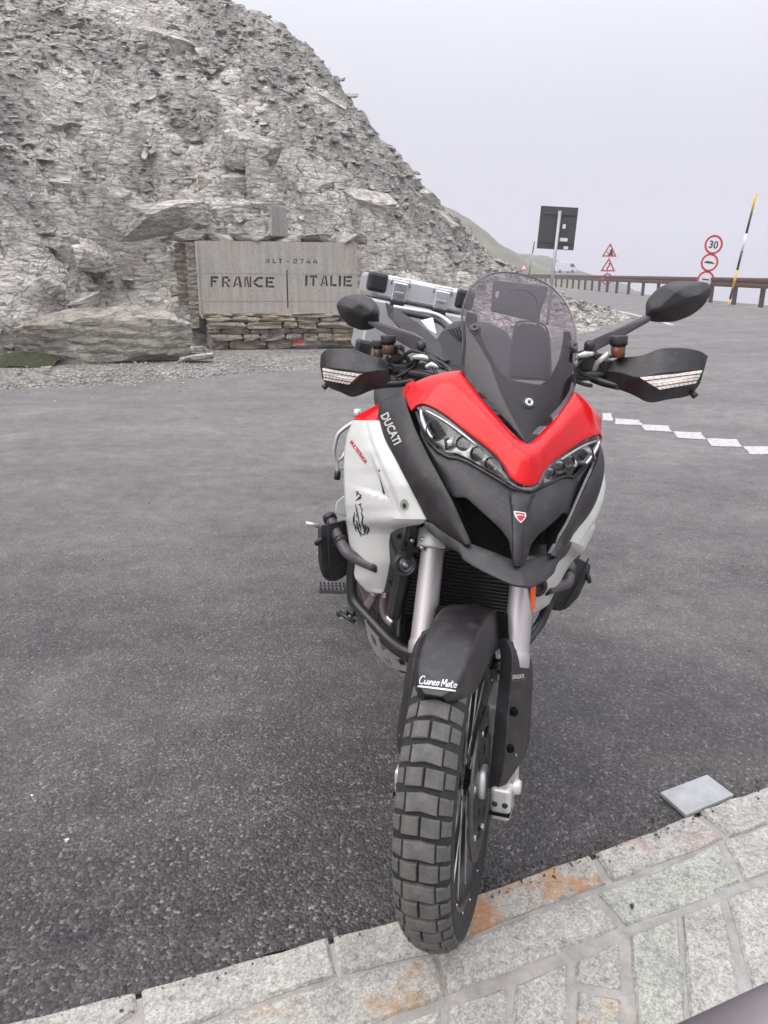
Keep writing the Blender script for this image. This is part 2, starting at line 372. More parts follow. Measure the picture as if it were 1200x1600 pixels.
def hill(X, Y, detail=True):
    X = np.asarray(X, float); Y = np.asarray(Y, float); wx = X + .5 * fbm(X * .5, Y * .5, 40); wy = Y + .5 * fbm(X * .5, Y * .5, 50)
    s = sdist(wx, wy) + .25 * fbm(X * .9, Y * .9, 3) * np.clip((Y - 10) / 4, 0, 1)
    k = np.clip((X + 4) / 7.0, 0, 1); k = k * k * (3 - 2 * k)
    f1 = np.interp(s, [-1, 0, .8, 1.8, 30], [-.3, 0, 1.75, 2.9, 2.9 + 28.2 * .61]); f2 = np.interp(s, [-1, 0, 2.4, 4.8, 30], [-.3, 0, .5, 2.3, 2.3 + 25.2 * .66])
    h = f1 * (1 - k) + f2 * k
    # low ledge of boulders left of the monument
    lg = np.clip((-3.7 - X) / 1.0, 0, 1); h = h * (1 - lg) + lg * np.interp(s, [-1, 0, .5, 2.2, 3.4, 6, 30], [-.3, 0, .55, 1.0, 2.5, 2.9 + 4.2 * .61, 2.9 + 28.2 * .61])
    if detail:
        a = np.clip(s / 1.5, 0, 1) * (1 - .35 * np.clip((X + 1) / 4, 0, 1)) * (1 - .75 * np.clip((s - 4) / 4, 0, 1))
        u, v = X * .94 + Y * .30 + .25 * fbm(X * 1.4, Y * 1.4, 91), Y * .95 - X * .30
        c1, t1, e1 = cells(u * .42, v * .62, 11); c2, t2, e2 = cells(u * 1.05, v * 1.7, 21); c3, t3, e3 = cells(u * 2.7, v * 4.6, 31); c4, t4, _ = cells(u * 6.1, v * 9.5, 61)
        bed = bedrock(X, Y)
        h = h + a * ((c1 - .5) * .5 + t1 * .5 + fbm(X * .3, Y * .3, 5) * .35)
        h = h + a * bed * ((c2 - .5) * .82 + t2 * .8) + np.clip(s * 2, 0, 1) * (1 - .45 * bed) * ((c3 - .5) * .26 + t3 * .32 + (c4 - .5) * .11)
        h = h - .22 * a * bed * np.clip(1 - e2 * 8, 0, 1) - .04 * np.clip(1 - e3 * 7, 0, 1) * a
        h = h + .05 * fbm(X * 3, Y * 3, 9, 4) * np.clip(s * 2, .1, 1)
    h = h - .035 * np.maximum(0, h - 7.5) ** 2
    hw_ = np.clip((X + 5.9) / .5, 0, 1) * np.clip((-3.75 - X) / .4, 0, 1) * np.clip((18 - Y) / .5, 0, 1)     # hollow beside the monument
    h = h * (1 - hw_) + np.minimum(h, np.interp(Y, [12.5, 15.4, 16.6, 16.9, 17.1], [.15, .55, .95, 1.9, 9])+ .12 * fbm(X * 3, Y * 3, 33)) * hw_
    return h
def grid(name, xs, ys, zf, m, parent=None):
    X, Y = np.meshgrid(xs, ys); Z = zf(X, Y); nx, ny = len(xs), len(ys)
    V = np.stack([X, Y, Z], -1).reshape(-1, 3); i = np.arange(nx * ny).reshape(ny, nx)
    F = np.stack([i[:-1, :-1], i[:-1, 1:], i[1:, 1:], i[1:, :-1]], -1).reshape(-1, 4)
    me = bpy.data.meshes.new(name); me.vertices.add(len(V)); me.vertices.foreach_set('co', V.ravel()); me.loops.add(F.size); me.loops.foreach_set('vertex_index', F.ravel())
    me.polygons.add(len(F)); me.polygons.foreach_set('loop_start', np.arange(0, F.size, 4)); me.update(calc_edges=True); me.materials.append(m)
    o = bpy.data.objects.new(name, me); add(o, parent); return o, X, Y, Z

# ---- rock, gravel, asphalt materials
def nodes(name):
    m = bpy.data.materials.new(name); m.use_nodes = True; t = m.node_tree; return m, t, t.nodes['Principled BSDF']
def N(t, typ, **k):
    n = t.nodes.new(typ)
    for a, v in k.items():
        if a.startswith('i_'): n.inputs[a[2:].replace('_', ' ')].default_value = v
        else: setattr(n, a, v)
    return n
def ramp(t, src, stops):
    r = t.nodes.new('ShaderNodeValToRGB'); e = r.color_ramp.elements
    while len(e) < len(stops): e.new(.5)
    for q, (p, c) in zip(e, stops): q.position = p; q.color = (*c, 1)
    t.links.new(src, r.inputs[0]); return r
def mixc(t, a, b, f, mode='MIX'):
    n = t.nodes.new('ShaderNodeMix'); n.data_type = 'RGBA'; n.blend_type = mode
    for s, i in ((f, 0), (a, 6), (b, 7)):
        if hasattr(s, 'is_output'): t.links.new(s, n.inputs[i])
        elif i == 0: n.inputs[0].default_value = s
        else: n.inputs[i].default_value = (*s, 1)
    return n.outputs[2]
def rock_mat(name, tint=(1, 1, 1), sc=1.0, warm=.0, crack=.8, zones=False):
    m, t, b = nodes(name); co = N(t, 'ShaderNodeTexCoord'); mp = N(t, 'ShaderNodeMapping'); mp.inputs['Rotation'].default_value = (.25, .2, .3); mp.inputs['Scale'].default_value = (sc, sc, sc * 5)
    t.links.new(co.outputs['Object'], mp.inputs[0])
    n1 = N(t, 'ShaderNodeTexNoise', i_Scale=3.0, i_Detail=9, i_Roughness=.7); t.links.new(mp.outputs[0], n1.inputs['Vector'])
    n2 = N(t, 'ShaderNodeTexNoise', i_Scale=.8 * sc, i_Detail=6, i_Roughness=.6); t.links.new(co.outputs['Object'], n2.inputs['Vector'])
    n3 = N(t, 'ShaderNodeTexNoise', i_Scale=14 * sc, i_Detail=8, i_Roughness=.75); t.links.new(co.outputs['Object'], n3.inputs['Vector'])
    c = ramp(t, n1.outputs[0], [(.28, (.09, .084, .08)), (.45, (.26, .252, .24)), (.6, (.40, .39, .37)), (.8, (.52, .51, .49))]).outputs[0]
    c2 = ramp(t, n2.outputs[0], [(.3, (.55, .53, .51)), (.48, (.95, .94, .92)), (.7, (1.3, 1.28, 1.24))]).outputs[0]
    c = mixc(t, c, c2, 1.0, 'MULTIPLY'); c4 = ramp(t, n3.outputs[0], [(.35, (.7, .7, .7)), (.65, (1.25, 1.25, 1.25))]).outputs[0]; c = mixc(t, c, c4, .8, 'MULTIPLY')
    nw = N(t, 'ShaderNodeTexNoise', i_Scale=2.2 * sc, i_Detail=5); t.links.new(mp.outputs[0], nw.inputs['Vector'])
    mpc = N(t, 'ShaderNodeMapping'); mpc.inputs['Rotation'].default_value = (.35, .3, .5); mpc.inputs['Scale'].default_value = (1.5 * sc, 1.1 * sc, 3.4 * sc); t.links.new(co.outputs['Object'], mpc.inputs[0])
    cr_ = []
    for fs_, wd_ in ((1.0, .02), (2.7, .036)):
        wq = mixc(t, mpc.outputs[0], n3.outputs['Color'], .10); ve = N(t, 'ShaderNodeTexVoronoi', i_Scale=fs_); ve.feature = 'DISTANCE_TO_EDGE'; t.links.new(wq, ve.inputs['Vector'])
        me_ = N(t, 'ShaderNodeMapRange'); me_.inputs[2].default_value = wd_; t.links.new(ve.outputs['Distance'], me_.inputs[0]); cr_.append(me_.outputs[0])
    crm = N(t, 'ShaderNodeMath', operation='MULTIPLY'); t.links.new(cr_[0], crm.inputs[0]); t.links.new(cr_[1], crm.inputs[1])
    cmk = N(t, 'ShaderNodeMapRange'); cmk.inputs[1].default_value = .36; cmk.inputs[2].default_value = .52; cmk.inputs[4].default_value = crack; t.links.new(n2.outputs[0], cmk.inputs[0])
    c = mixc(t, c, ramp(t, crm.outputs[0], [(0, (.42, .40, .38)), (1, (1, 1, 1))]).outputs[0], cmk.outputs[0], 'MULTIPLY')
    fw = N(t, 'ShaderNodeMapRange'); fw.inputs[1].default_value = .6 - warm; fw.inputs[2].default_value = .82 - warm; fw.inputs[4].default_value = .5; t.links.new(nw.outputs[0], fw.inputs[0])
    c = mixc(t, c, (.36, .28, .19), fw.outputs[0]); c = mixc(t, c, tint, 1.0, 'MULTIPLY')
    if zones:                           # loose grey scree between the outcrops
        va = N(t, 'ShaderNodeTexVoronoi', i_Scale=15.0); t.links.new(mp.outputs[0], va.inputs['Vector']); bwa = N(t, 'ShaderNodeRGBToBW'); t.links.new(va.outputs['Color'], bwa.inputs[0])
        sc_ = mixc(t, ramp(t, bwa.outputs[0], [(.15, (.15, .145, .14)), (.5, (.27, .264, .255)), (.9, (.50, .49, .475))]).outputs[0], c2, .8, 'MULTIPLY')
        an = N(t, 'ShaderNodeAttribute'); an.attribute_name = 'bedrock'; mz = N(t, 'ShaderNodeMapRange'); mz.inputs[1].default_value = .35; mz.inputs[2].default_value = .62; t.links.new(an.outputs['Fac'], mz.inputs[0])
        cz = mixc(t, c, sc_, .55); c = mixc(t, cz, c, mz.outputs[0])
    t.links.new(c, b.inputs['Base Color'])
    b.inputs['Roughness'].default_value = .9; inp(b, 'Specular IOR Level', 'Specular').default_value = .25
    ad0 = N(t, 'ShaderNodeMath', operation='MULTIPLY_ADD'); ad0.inputs[1].default_value = .35; t.links.new(n3.outputs[0], ad0.inputs[0]); t.links.new(n1.outputs[0], ad0.inputs[2])
    ad = N(t, 'ShaderNodeMath', operation='MULTIPLY_ADD'); ad.inputs[1].default_value = .25 * crack; t.links.new(crm.outputs[0], ad.inputs[0]); t.links.new(ad0.outputs[0], ad.inputs[2])
    bp = N(t, 'ShaderNodeBump', i_Strength=1.0, i_Distance=.12 / sc); t.links.new(ad.outputs[0], bp.inputs['Height'])
    mp2 = N(t, 'ShaderNodeMapping'); mp2.inputs['Rotation'].default_value = (.3, .25, .2); mp2.inputs['Scale'].default_value = (3.2 * sc, 3.2 * sc, 11 * sc); t.links.new(co.outputs['Object'], mp2.inputs[0]); wv_ = mixc(t, mp2.outputs[0], n3.outputs['Color'], .12)
    vv_ = N(t, 'ShaderNodeTexVoronoi', i_Scale=1.0); t.links.new(wv_, vv_.inputs['Vector']); bw_ = N(t, 'ShaderNodeRGBToBW'); t.links.new(vv_.outputs['Color'], bw_.inputs[0])
    a2 = N(t, 'ShaderNodeMath', operation='MULTIPLY_ADD'); a2.inputs[1].default_value = -.6; t.links.new(vv_.outputs['Distance'], a2.inputs[0]); t.links.new(bw_.outputs[0], a2.inputs[2])
    bq = N(t, 'ShaderNodeBump', i_Strength=.9, i_Distance=.07 / sc); t.links.new(a2.outputs[0], bq.inputs['Height']); t.links.new(bp.outputs[0], bq.inputs['Normal']); t.links.new(bq.outputs[0], b.inputs['Normal'])
    MATS[name] = m; return m
M_rock = rock_mat('grey_schist', (1.6, 1.58, 1.55)); M_hill = rock_mat('hillside_schist', (1.95, 1.925, 1.88), 1.0, 0, 1.0, True); M_rock2 = rock_mat('pale_schist', (1.6, 1.57, 1.53), 1.6, 0, .4); M_rock3 = rock_mat('brown_schist', (1.4, 1.33, 1.26), 2.0, .06)
M_stone = rock_mat('masonry_stone', (1.95, 1.84, 1.68), 3.0, .08); M_stoneW = rock_mat('warm_masonry_stone', (2.0, 1.82, 1.52), 3.0, .14); M_stoneP = rock_mat('pinkish_masonry_stone', (1.85, 1.68, 1.58), 3.0)
M_boulder = rock_mat('lichen_boulder', (1.22, 1.2, 1.13), 1.3, .09, .5)

def gravel_mat():
    m, t, b = nodes('gravel'); co = N(t, 'ShaderNodeTexCoord')
    v = N(t, 'ShaderNodeTexVoronoi', i_Scale=26.0); t.links.new(co.outputs['Object'], v.inputs['Vector']); n = N(t, 'ShaderNodeTexNoise', i_Scale=1.2, i_Detail=8); t.links.new(co.outputs['Object'], n.inputs['Vector'])
    bw = N(t, 'ShaderNodeRGBToBW'); t.links.new(v.outputs['Color'], bw.inputs[0])
    c = ramp(t, bw.outputs[0], [(.1, (.10, .095, .09)), (.5, (.22, .21, .2)), (.9, (.40, .385, .37))]).outputs[0]
    c2 = ramp(t, n.outputs[0], [(.35, (.75, .74, .72)), (.65, (1.15, 1.13, 1.1))]).outputs[0]; c = mixc(t, c, c2, 1, 'MULTIPLY'); t.links.new(c, b.inputs['Base Color']); b.inputs['Roughness'].default_value = .95
    bp = N(t, 'ShaderNodeBump', i_Strength=1, i_Distance=.04); bp.invert = True; t.links.new(v.outputs['Distance'], bp.inputs['Height']); t.links.new(bp.outputs[0], b.inputs['Normal'])
    return m
M_gravel = gravel_mat()
def asphalt_mat():
    m, t, b = nodes('asphalt'); co = N(t, 'ShaderNodeTexCoord')
    v = N(t, 'ShaderNodeTexVoronoi', i_Scale=132.0); v.inputs['Randomness'].default_value = 1; t.links.new(co.outputs['Object'], v.inputs['Vector'])
    v2 = N(t, 'ShaderNodeTexVoronoi', i_Scale=260.0); t.links.new(co.outputs['Object'], v2.inputs['Vector'])
    n = N(t, 'ShaderNodeTexNoise', i_Scale=.55, i_Detail=7, i_Roughness=.62); mp = N(t, 'ShaderNodeMapping'); mp.inputs['Scale'].default_value = (.5, 1.1, 1); mp.inputs['Rotation'].default_value = (0, 0, .25)
    t.links.new(co.outputs['Object'], mp.inputs[0]); t.links.new(mp.outputs[0], n.inputs['Vector'])
    ns = N(t, 'ShaderNodeTexNoise', i_Scale=9.0, i_Detail=6, i_Roughness=.7); t.links.new(co.outputs['Object'], ns.inputs['Vector'])
    bw = N(t, 'ShaderNodeRGBToBW'); t.links.new(v.outputs['Color'], bw.inputs[0]); bw2 = N(t, 'ShaderNodeRGBToBW'); t.links.new(v2.outputs['Color'], bw2.inputs[0])
    c = ramp(t, bw.outputs[0], [(.15, (.018, .0165, .017)), (.5, (.038, .0355, .036)), (.78, (.078, .074, .074)), (.965, (.22, .212, .208))]).outputs[0]
    ds = N(t, 'ShaderNodeMapRange'); ds.inputs[1].default_value = .40; ds.inputs[2].default_value = .66; ds.inputs[4].default_value = .42; t.links.new(n.outputs[0], ds.inputs[0])
    c = mixc(t, c, (.165, .155, .15), ds.outputs[0])                                     # dust trodden into the surface
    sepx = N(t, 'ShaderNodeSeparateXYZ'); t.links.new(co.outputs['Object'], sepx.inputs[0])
    # newer forecourt is darker; older road beyond pales with dust and painted-in grazing sheen
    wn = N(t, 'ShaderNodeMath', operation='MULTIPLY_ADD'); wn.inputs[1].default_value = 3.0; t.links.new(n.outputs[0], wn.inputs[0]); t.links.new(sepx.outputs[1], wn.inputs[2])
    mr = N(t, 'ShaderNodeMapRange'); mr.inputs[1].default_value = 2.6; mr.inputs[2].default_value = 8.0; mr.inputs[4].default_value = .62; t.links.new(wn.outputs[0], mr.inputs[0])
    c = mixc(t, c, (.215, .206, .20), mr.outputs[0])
    c3 = ramp(t, ns.outputs[0], [(.3, (.72, .72, .72)), (.7, (1.25, 1.25, 1.25))]).outputs[0]; c = mixc(t, c, c3, .9, 'MULTIPLY')
    npz = N(t, 'ShaderNodeTexNoise', i_Scale=1.7, i_Detail=5, i_Roughness=.6, i_Distortion=1.2); t.links.new(co.outputs['Object'], npz.inputs['Vector']); c = mixc(t, c, ramp(t, npz.outputs[0], [(.36, (.74, .73, .74)), (.5, (1, 1, 1)), (.64, (1.35, 1.33, 1.31))]).outputs[0], .38, 'MULTIPLY')
    c4 = ramp(t, bw2.outputs[0], [(.2, (.65, .65, .65)), (.8, (1.3, 1.3, 1.3))]).outputs[0]; c = mixc(t, c, c4, .7, 'MULTIPLY')
    # tyre tracks and old water lines
    wv = N(t, 'ShaderNodeTexNoise', i_Scale=2.2, i_Detail=4); mp2 = N(t, 'ShaderNodeMapping'); mp2.inputs['Scale'].default_value = (.35, .9, 1); mp2.inputs['Rotation'].default_value = (0, 0, -.5)
    t.links.new(co.outputs['Object'], mp2.inputs[0]); t.links.new(mp2.outputs[0], wv.inputs['Vector'])
    c5 = ramp(t, wv.outputs[0], [(.38, (.84, .84, .84)), (.5, (1, 1, 1)), (.66, (1.2, 1.19, 1.18))]).outputs[0]; c = mixc(t, c, c5, .55, 'MULTIPLY'); c = mixc(t, c, (1.015, 1.0, 1.0), 1.0, 'MULTIPLY')
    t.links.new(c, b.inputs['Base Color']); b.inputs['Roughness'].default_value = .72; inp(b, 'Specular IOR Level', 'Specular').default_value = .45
    bp = N(t, 'ShaderNodeBump', i_Strength=1.0, i_Distance=.006); bp.invert = True; t.links.new(v.outputs['Distance'], bp.inputs['Height'])
    bp2 = N(t, 'ShaderNodeBump', i_Strength=.6, i_Distance=.004); t.links.new(ns.outputs[0], bp2.inputs['Height']); t.links.new(bp.outputs[0], bp2.inputs['Normal']); t.links.new(bp2.outputs[0], b.inputs['Normal'])
    return m
M_asphalt = asphalt_mat()
def paint_mat():
    m, t, b = nodes('worn_road_paint'); co = N(t, 'ShaderNodeTexCoord'); n = N(t, 'ShaderNodeTexNoise', i_Scale=34.0, i_Detail=8, i_Roughness=.8); t.links.new(co.outputs['Object'], n.inputs['Vector'])
    c = ramp(t, n.outputs[0], [(.36, (.18, .175, .17)), (.50, (.45, .44, .43)), (.8, (.66, .65, .64))]).outputs[0]; t.links.new(c, b.inputs['Base Color']); b.inputs['Roughness'].default_value = .8
    return m
M_paint = paint_mat()

# ---- ground, road, verge
def GZ(X, Y): return np.interp(X, [3, 12, 14.2, 60, 70], [0, .3, .3, -30, -30])
xs = np.unique(np.concatenate([[-1500, -600, -200, -60], np.arange(-30, 15), [14.2, 20, 30, 45, 60, 70, 120, 300, 700, 1500]])); ys = np.unique(np.concatenate([[-600, -200, -60, -20], np.arange(-8, 40, 4), [50, 70, 95, 140, 250, 500, 900, 1600]]))
g, _, _, _ = grid('ground', xs, ys, lambda X, Y: GZ(X, Y) - .012, M_gravel); tag(g, kind='structure')
def sheet(name, poly, lift, m, kind='structure', jag=0, step=.25):
    pts = []
    for a, b in zip(poly, poly[1:] + poly[:1]):
        a, b = Vector(a[:2]), Vector(b[:2]); n = max(1, int((b - a).length / step)) if jag else 1
        for k in range(n):
            p = a.lerp(b, k / n)
            if jag and k: p += Vector((random.uniform(-jag, jag), random.uniform(-jag, jag)))
            pts.append(p)
    bm = bmesh.new(); vv = [bm.verts.new((p.x, p.y, 0)) for p in pts]
    for i in range(len(vv)): bm.edges.new((vv[i], vv[(i + 1) % len(vv)]))
    bmesh.ops.triangle_fill(bm, use_beauty=True, edges=bm.edges[:])
    for X in list(range(3, 15)):
        bmesh.ops.bisect_plane(bm, geom=bm.verts[:] + bm.edges[:] + bm.faces[:], plane_co=(X, 0, 0), plane_no=(1, 0, 0))
    for v in bm.verts: v.co.z = gz(v.co.x) + lift
    for f in bm.faces:
        if f.normal.z < 0: f.normal_flip()
    me = bpy.data.meshes.new(name); bm.to_mesh(me); bm.free(); me.materials.append(m); o = bpy.data.objects.new(name, me); add(o); tag(o, kind=kind); return o
edge = [G(x, y) for x, y in [(-400, 640), (0, 617), (90, 612), (165, 608), (250, 600), (330, 592), (470, 580), (600, 566), (720, 553), (820, 543), (900, 527), (950, 505)]]
edge = [(p.x, p.y) for p in edge] + [(6.9, 20.6), (7.35, 23.5), (7.5, 27), (7.8, 31), (8.5, 50), (9.2, 95)]
kerb_edge = [G(x, y) for x, y in [(1600, 1110), (1300, 1186), (1200, 1223), (1150, 1243), (1100, 1263), (1060, 1280), (1020, 1297), (980, 1313), (937, 1331), (890, 1349), (850, 1363), (800, 1381), (750, 1399), (640, 1436), (525, 1469), (228, 1558), (60, 1600), (-60, 1632), (-500, 1745)]]
kerb_edge = [(p.x, p.y) for p in kerb_edge]
sheet('road', edge + [(12.7, 95), (12.4, 60), (12.2, 25), (12.2, 3), (8, 2.4)] + [kerb_edge[0]] + kerb_edge[1:] + [(-14, .5), (-26, 2)], 0.0, M_asphalt, jag=.012, step=.06 if False else .12)
# edge line sweeping round the foot of the hill
wl = [(7.15, 19.6), (7.5, 22), (7.75, 26), (8.15, 32), (8.7, 42), (9.2, 60), (9.7, 90)]
wl2 = [(x + .16, y) for x, y in wl]
sheet('road_edge_line', wl + wl2[::-1], .004, M_paint)
# the stepped run of worn white squares
dash = [[(938, 641), (953, 641), (955, 653), (938, 652)], [(958, 649), (997, 651), (1001, 659), (960, 658)], [(1001, 658), (1042, 659), (1049, 669), (1006, 667)], [(1050, 668), (1094, 669), (1102, 680), (1058, 678)], [(1103, 678), (1149, 679), (1158, 691), (1110, 690)], [(1160, 690), (1208, 691), (1220, 702), (1169, 702)], [(1222, 702), (1275, 704), (1290, 716), (1232, 715)]]
for q in dash:
    o = sheet('road_marking', [tuple(G(*p))[:2] for p in q], .004, M_paint, jag=.012, step=.08)
for q in [[(0, 1192), (32, 1190), (33, 1196), (0, 1198)], [(0, 818), (22, 817), (22, 822), (0, 822)]]: pass

# ---- hill mesh
xs = np.concatenate([np.arange(-34, -17, .16), np.arange(-17, 8.6, .062)]); ys = np.concatenate([np.arange(4, 13, .075), np.arange(13, 30, .062), np.arange(30, 46, .11)])
def hz(X, Y):
    h = hill(X, Y); s = sdist(X, Y)
    return np.where(s < -1.2, -.6, h) + GZ(X, Y) * (s > -2)
HL, HX, HY, HZ = grid('rocky_hillside', xs, ys, hz, M_hill); tag(HL, kind='structure')
at_ = HL.data.attributes.new('bedrock', 'FLOAT', 'POINT'); BG = bedrock(HX, HY); SG = sdist(HX, HY); at_.data.foreach_set('value', BG.ravel().astype(np.float32))
bm = bmesh.new(); bm.from_mesh(HL.data); bmesh.ops.delete(bm, geom=[f for f in bm.faces if max(v.co.z for v in f.verts) < -.08], context='FACES'); bm.to_mesh(HL.data); bm.free()
def hillz(x, y): 
    i = np.clip(np.searchsorted(xs, x), 1, len(xs) - 1); j = np.clip(np.searchsorted(ys, y), 1, len(ys) - 1)
    return HZ[j, i]
def look(A, x, y): return A[min(max(int(np.searchsorted(ys, y)), 1), len(ys) - 1), min(max(int(np.searchsorted(xs, x)), 1), len(xs) - 1)]
def hit(px, py):                        # where the sight line meets the hillside
    o, d = ray(px, py); Y = 8.0
    while Y < 45:
        p = o + d * ((Y - o.y) / d.y)
        if p.z < float(hillz(p.x, p.y)): return p
        Y += .06
    return None
# ---- scree: angular plates
def hull(seed, size=(1, 1, 1), n=16, sub=0, rough=0):
    r = random.Random(seed); bm = bmesh.new()
    for k in range(n):
        a = r.uniform(0, 2 * math.pi); q = r.uniform(.55, 1) ; z = r.choice((-1, 1)) * r.uniform(.35, 1)
        bm.verts.new((math.cos(a) * q * size[0] / 2, math.sin(a) * q * size[1] / 2, z * size[2] / 2 * (1 - .35 * q * r.random())))
    c = bmesh.ops.convex_hull(bm, input=bm.verts[:]); bmesh.ops.delete(bm, geom=list(set(c['geom_interior'] + c['geom_unused'])), context='VERTS')
    bmesh.ops.dissolve_limit(bm, angle_limit=rad(9), verts=bm.verts[:], edges=bm.edges[:]); bmesh.ops.triangulate(bm, faces=bm.faces[:])
    if sub:
        bmesh.ops.subdivide_edges(bm, edges=bm.edges[:], cuts=sub, use_grid_fill=True)
        from mathutils import noise
        for v in bm.verts:
            p = v.co * (3.0 / max(size)); o = Vector((seed * 3.1, 0, 0)); d = noise.noise(p * 2 + o) * .5 + noise.noise(Vector((p.x, p.y, p.z * 4)) * 5 + o) * .3
            lay = (math.floor((v.co.z + .15 * v.co.x + .02 * noise.noise(p * 4)) * 14 / max(size[2], .05)) % 2) * .25
            v.co += v.co.normalized() * (d - lay) * rough
    bmesh.ops.recalc_face_normals(bm, faces=bm.faces)
    me = bpy.data.meshes.new('rock'); bm.to_mesh(me); bm.free(); return me
plates = []
for k in range(14):
    me = hull(100 + k, (1, random.uniform(.55, .9), random.uniform(.10, .22)), 10); me.materials.append(random.choice([M_rock, M_rock2, M_rock2, M_rock3])); plates.append(me)
cand = []
tries = 0
while len(cand) < 15000 and tries < 90000:
    tries += 1
    x = random.uniform(-15, 7.2); y = random.uniform(8.5, 38)
    if x < -3.9 and x > -4.4 and y < 13: continue
    s = look(SG, x, y)
    if s < .15 or (s > 14): continue
    z = float(hillz(x, y)); dep = y * .953 + (CAM_H - z) * .303
    px = 600 + FPX * x / dep
    if px < -60 or px > 990: continue
    if -3.75 < x < -.3 and y < 15.9: continue
    if look(BG, x, y) > .6 and random.random() < .88: continue
    if -5.7 < x < -3.8 and y < 16.4 and random.random() < .6: continue
    sz = .10 + .42 * random.random() ** 3.6 + (.25 if random.random() < .025 else 0)
    if s < 1.5 and x > 0: sz *= .55
    cand.append((sz / dep, sz, x, y, z))
cand.sort(reverse=True)
def plate_matrix(sz, x, y, z):
    R = Matrix.Rotation(random.uniform(0, 6.28), 4, 'Z'); T1 = Matrix.Rotation(rad(random.gauss(7, 9)), 4, 'Y') @ Matrix.Rotation(rad(random.gauss(20, 10)), 4, 'X')
    return Matrix.Translation((x, y, z + sz * .04)) @ T1 @ R @ Matrix.Diagonal((sz, sz * random.uniform(.7, 1.1), sz * random.uniform(.8, 1.3), 1))
for k, (q, sz, x, y, z) in enumerate(cand[:262]):
    o = bpy.data.objects.new('rock', random.choice(plates)); add(o, HL, plate_matrix(sz, x, y, z))
def join_rocks(name, items, parent, kind='stuff', mset=plates, matf=plate_matrix):
    arr = []
    for me in mset:
        v = np.empty(len(me.vertices) * 3); me.vertices.foreach_get('co', v); arr.append((v.reshape(-1, 3), np.array([p.vertices[:] for p in me.polygons]), me.materials[0]))
    ml = list({a[2].name: a[2] for a in arr}.values()); V, F, MI = [], [], []; n = 0
    for it in items:
        k = random.randrange(len(arr)); v, f, m = arr[k]; Mx = np.array(matf(*it)); V.append(v @ Mx[:3, :3].T + Mx[:3, 3]); F.append(f + n); n += len(v); MI.append(np.full(len(f), ml.index(m)))
    V = np.concatenate(V); F = np.concatenate(F); MI = np.concatenate(MI)
    me = bpy.data.meshes.new(name); me.vertices.add(len(V)); me.vertices.foreach_set('co', V.ravel()); me.loops.add(F.size); me.loops.foreach_set('vertex_index', F.ravel()); me.polygons.add(len(F)); me.polygons.foreach_set('loop_start', np.arange(0, F.size, 3))
    me.polygons.foreach_set('material_index', MI); me.update(calc_edges=True)
    for m in ml: me.materials.append(m)
    o = bpy.data.objects.new(name, me); add(o, parent); tag(o, kind=kind); return o
join_rocks('scree', [c[1:] for c in cand[262:]], HL)
# pebbles and chips along the verge
peb = []
for k in range(5200):
    i = random.randrange(1, 12); t = random.random(); a, b = Vector(edge[i]), Vector(edge[i + 1]); p = a.lerp(b, t); off = abs(random.gauss(0, 1)) * 1.1 - (.06 if random.random() < .85 else random.expovariate(2.2))
    x, y = p.x + random.gauss(0, .1) - off * .35, p.y + off
    if -3.6 < x < -.4 and y > 14.15: continue
    z = max(gz(x), float(hillz(x, y)) if y > 8.5 else -9); peb.append((.02 + .07 * random.random() ** 3, x, y, z))
join_rocks('verge_gravel', peb, None)
# big named pieces of bedrock: px, py, width px, height px, tilt, seed
big = [(225, 272, 175, 105, -8, 1), (345, 300, 120, 60, 5, 2), (250, 352, 150, 60, -10, 3), (85, 292, 95, 26, 8, 4), (155, 306, 70, 26, 12, 5), (335, 348, 190, 90, 4, 6), (325, 285, 60, 30, -5, 7), (60, 455, 70, 45, -20, 8), (20, 495, 80, 60, -25, 9), (110, 485, 80, 28, -15, 10), (262, 497, 100, 52, -6, 12), (95, 400, 130, 60, 0, 14), (440, 215, 90, 55, 12, 16), (240, 45, 160, 50, 10, 17), (230, 70, 140, 55, 14, 18), (465, 300, 110, 60, 8, 19), (560, 330, 120, 70, 20, 20), (380, 235, 110, 50, 8, 21), (505, 165, 60, 30, 20, 22), (410, 45, 60, 26, 24, 23), (425, 70, 50, 22, 26, 24), (540, 150, 50, 26, 30, 25), (300, 160, 120, 40, 6, 26), (60, 200, 70, 20, 0, 27), (640, 300, 80, 40, 24, 28), (690, 345, 50, 26, 30, 29), (330, 540, 60, 30, -4, 30)]
for px, py, wp, hp, tilt, sd in big:
    p = hit(px, py)
    if p is None: continue
    dep = p.y * .95 + .3; sx = wp * dep / FPX; sy = hp * dep / FPX
    me = hull(500 + sd, (sx, sx * .8, sy * 1.15), 26, 5, .05 * min(sx, 1.2)); me.materials.append(M_rock2 if sd % 3 else M_rock)
    o = bpy.data.objects.new('rock', me); add(o, HL, Matrix.Translation(p + Vector((0, sx * .33, -.02))) @ Matrix.Rotation(rad(tilt), 4, 'Y') @ Matrix.Rotation(rad(14), 4, 'X') @ Matrix.Rotation(rad(random.uniform(-12, 12)), 4, 'Z'))
# ledge that juts over the hollow beside the monument
p = AT(250, 349, 14.9); me = hull(77, (2.1, 1.9, .66), 34, 7, .07); me.materials.append(M_rock2); o = bpy.data.objects.new('rock', me); add(o, HL, Matrix.Translation(p + Vector((0, .05, .0))) @ Matrix.Rotation(rad(-9), 4, 'Y') @ Matrix.Rotation(rad(4), 4, 'X'))
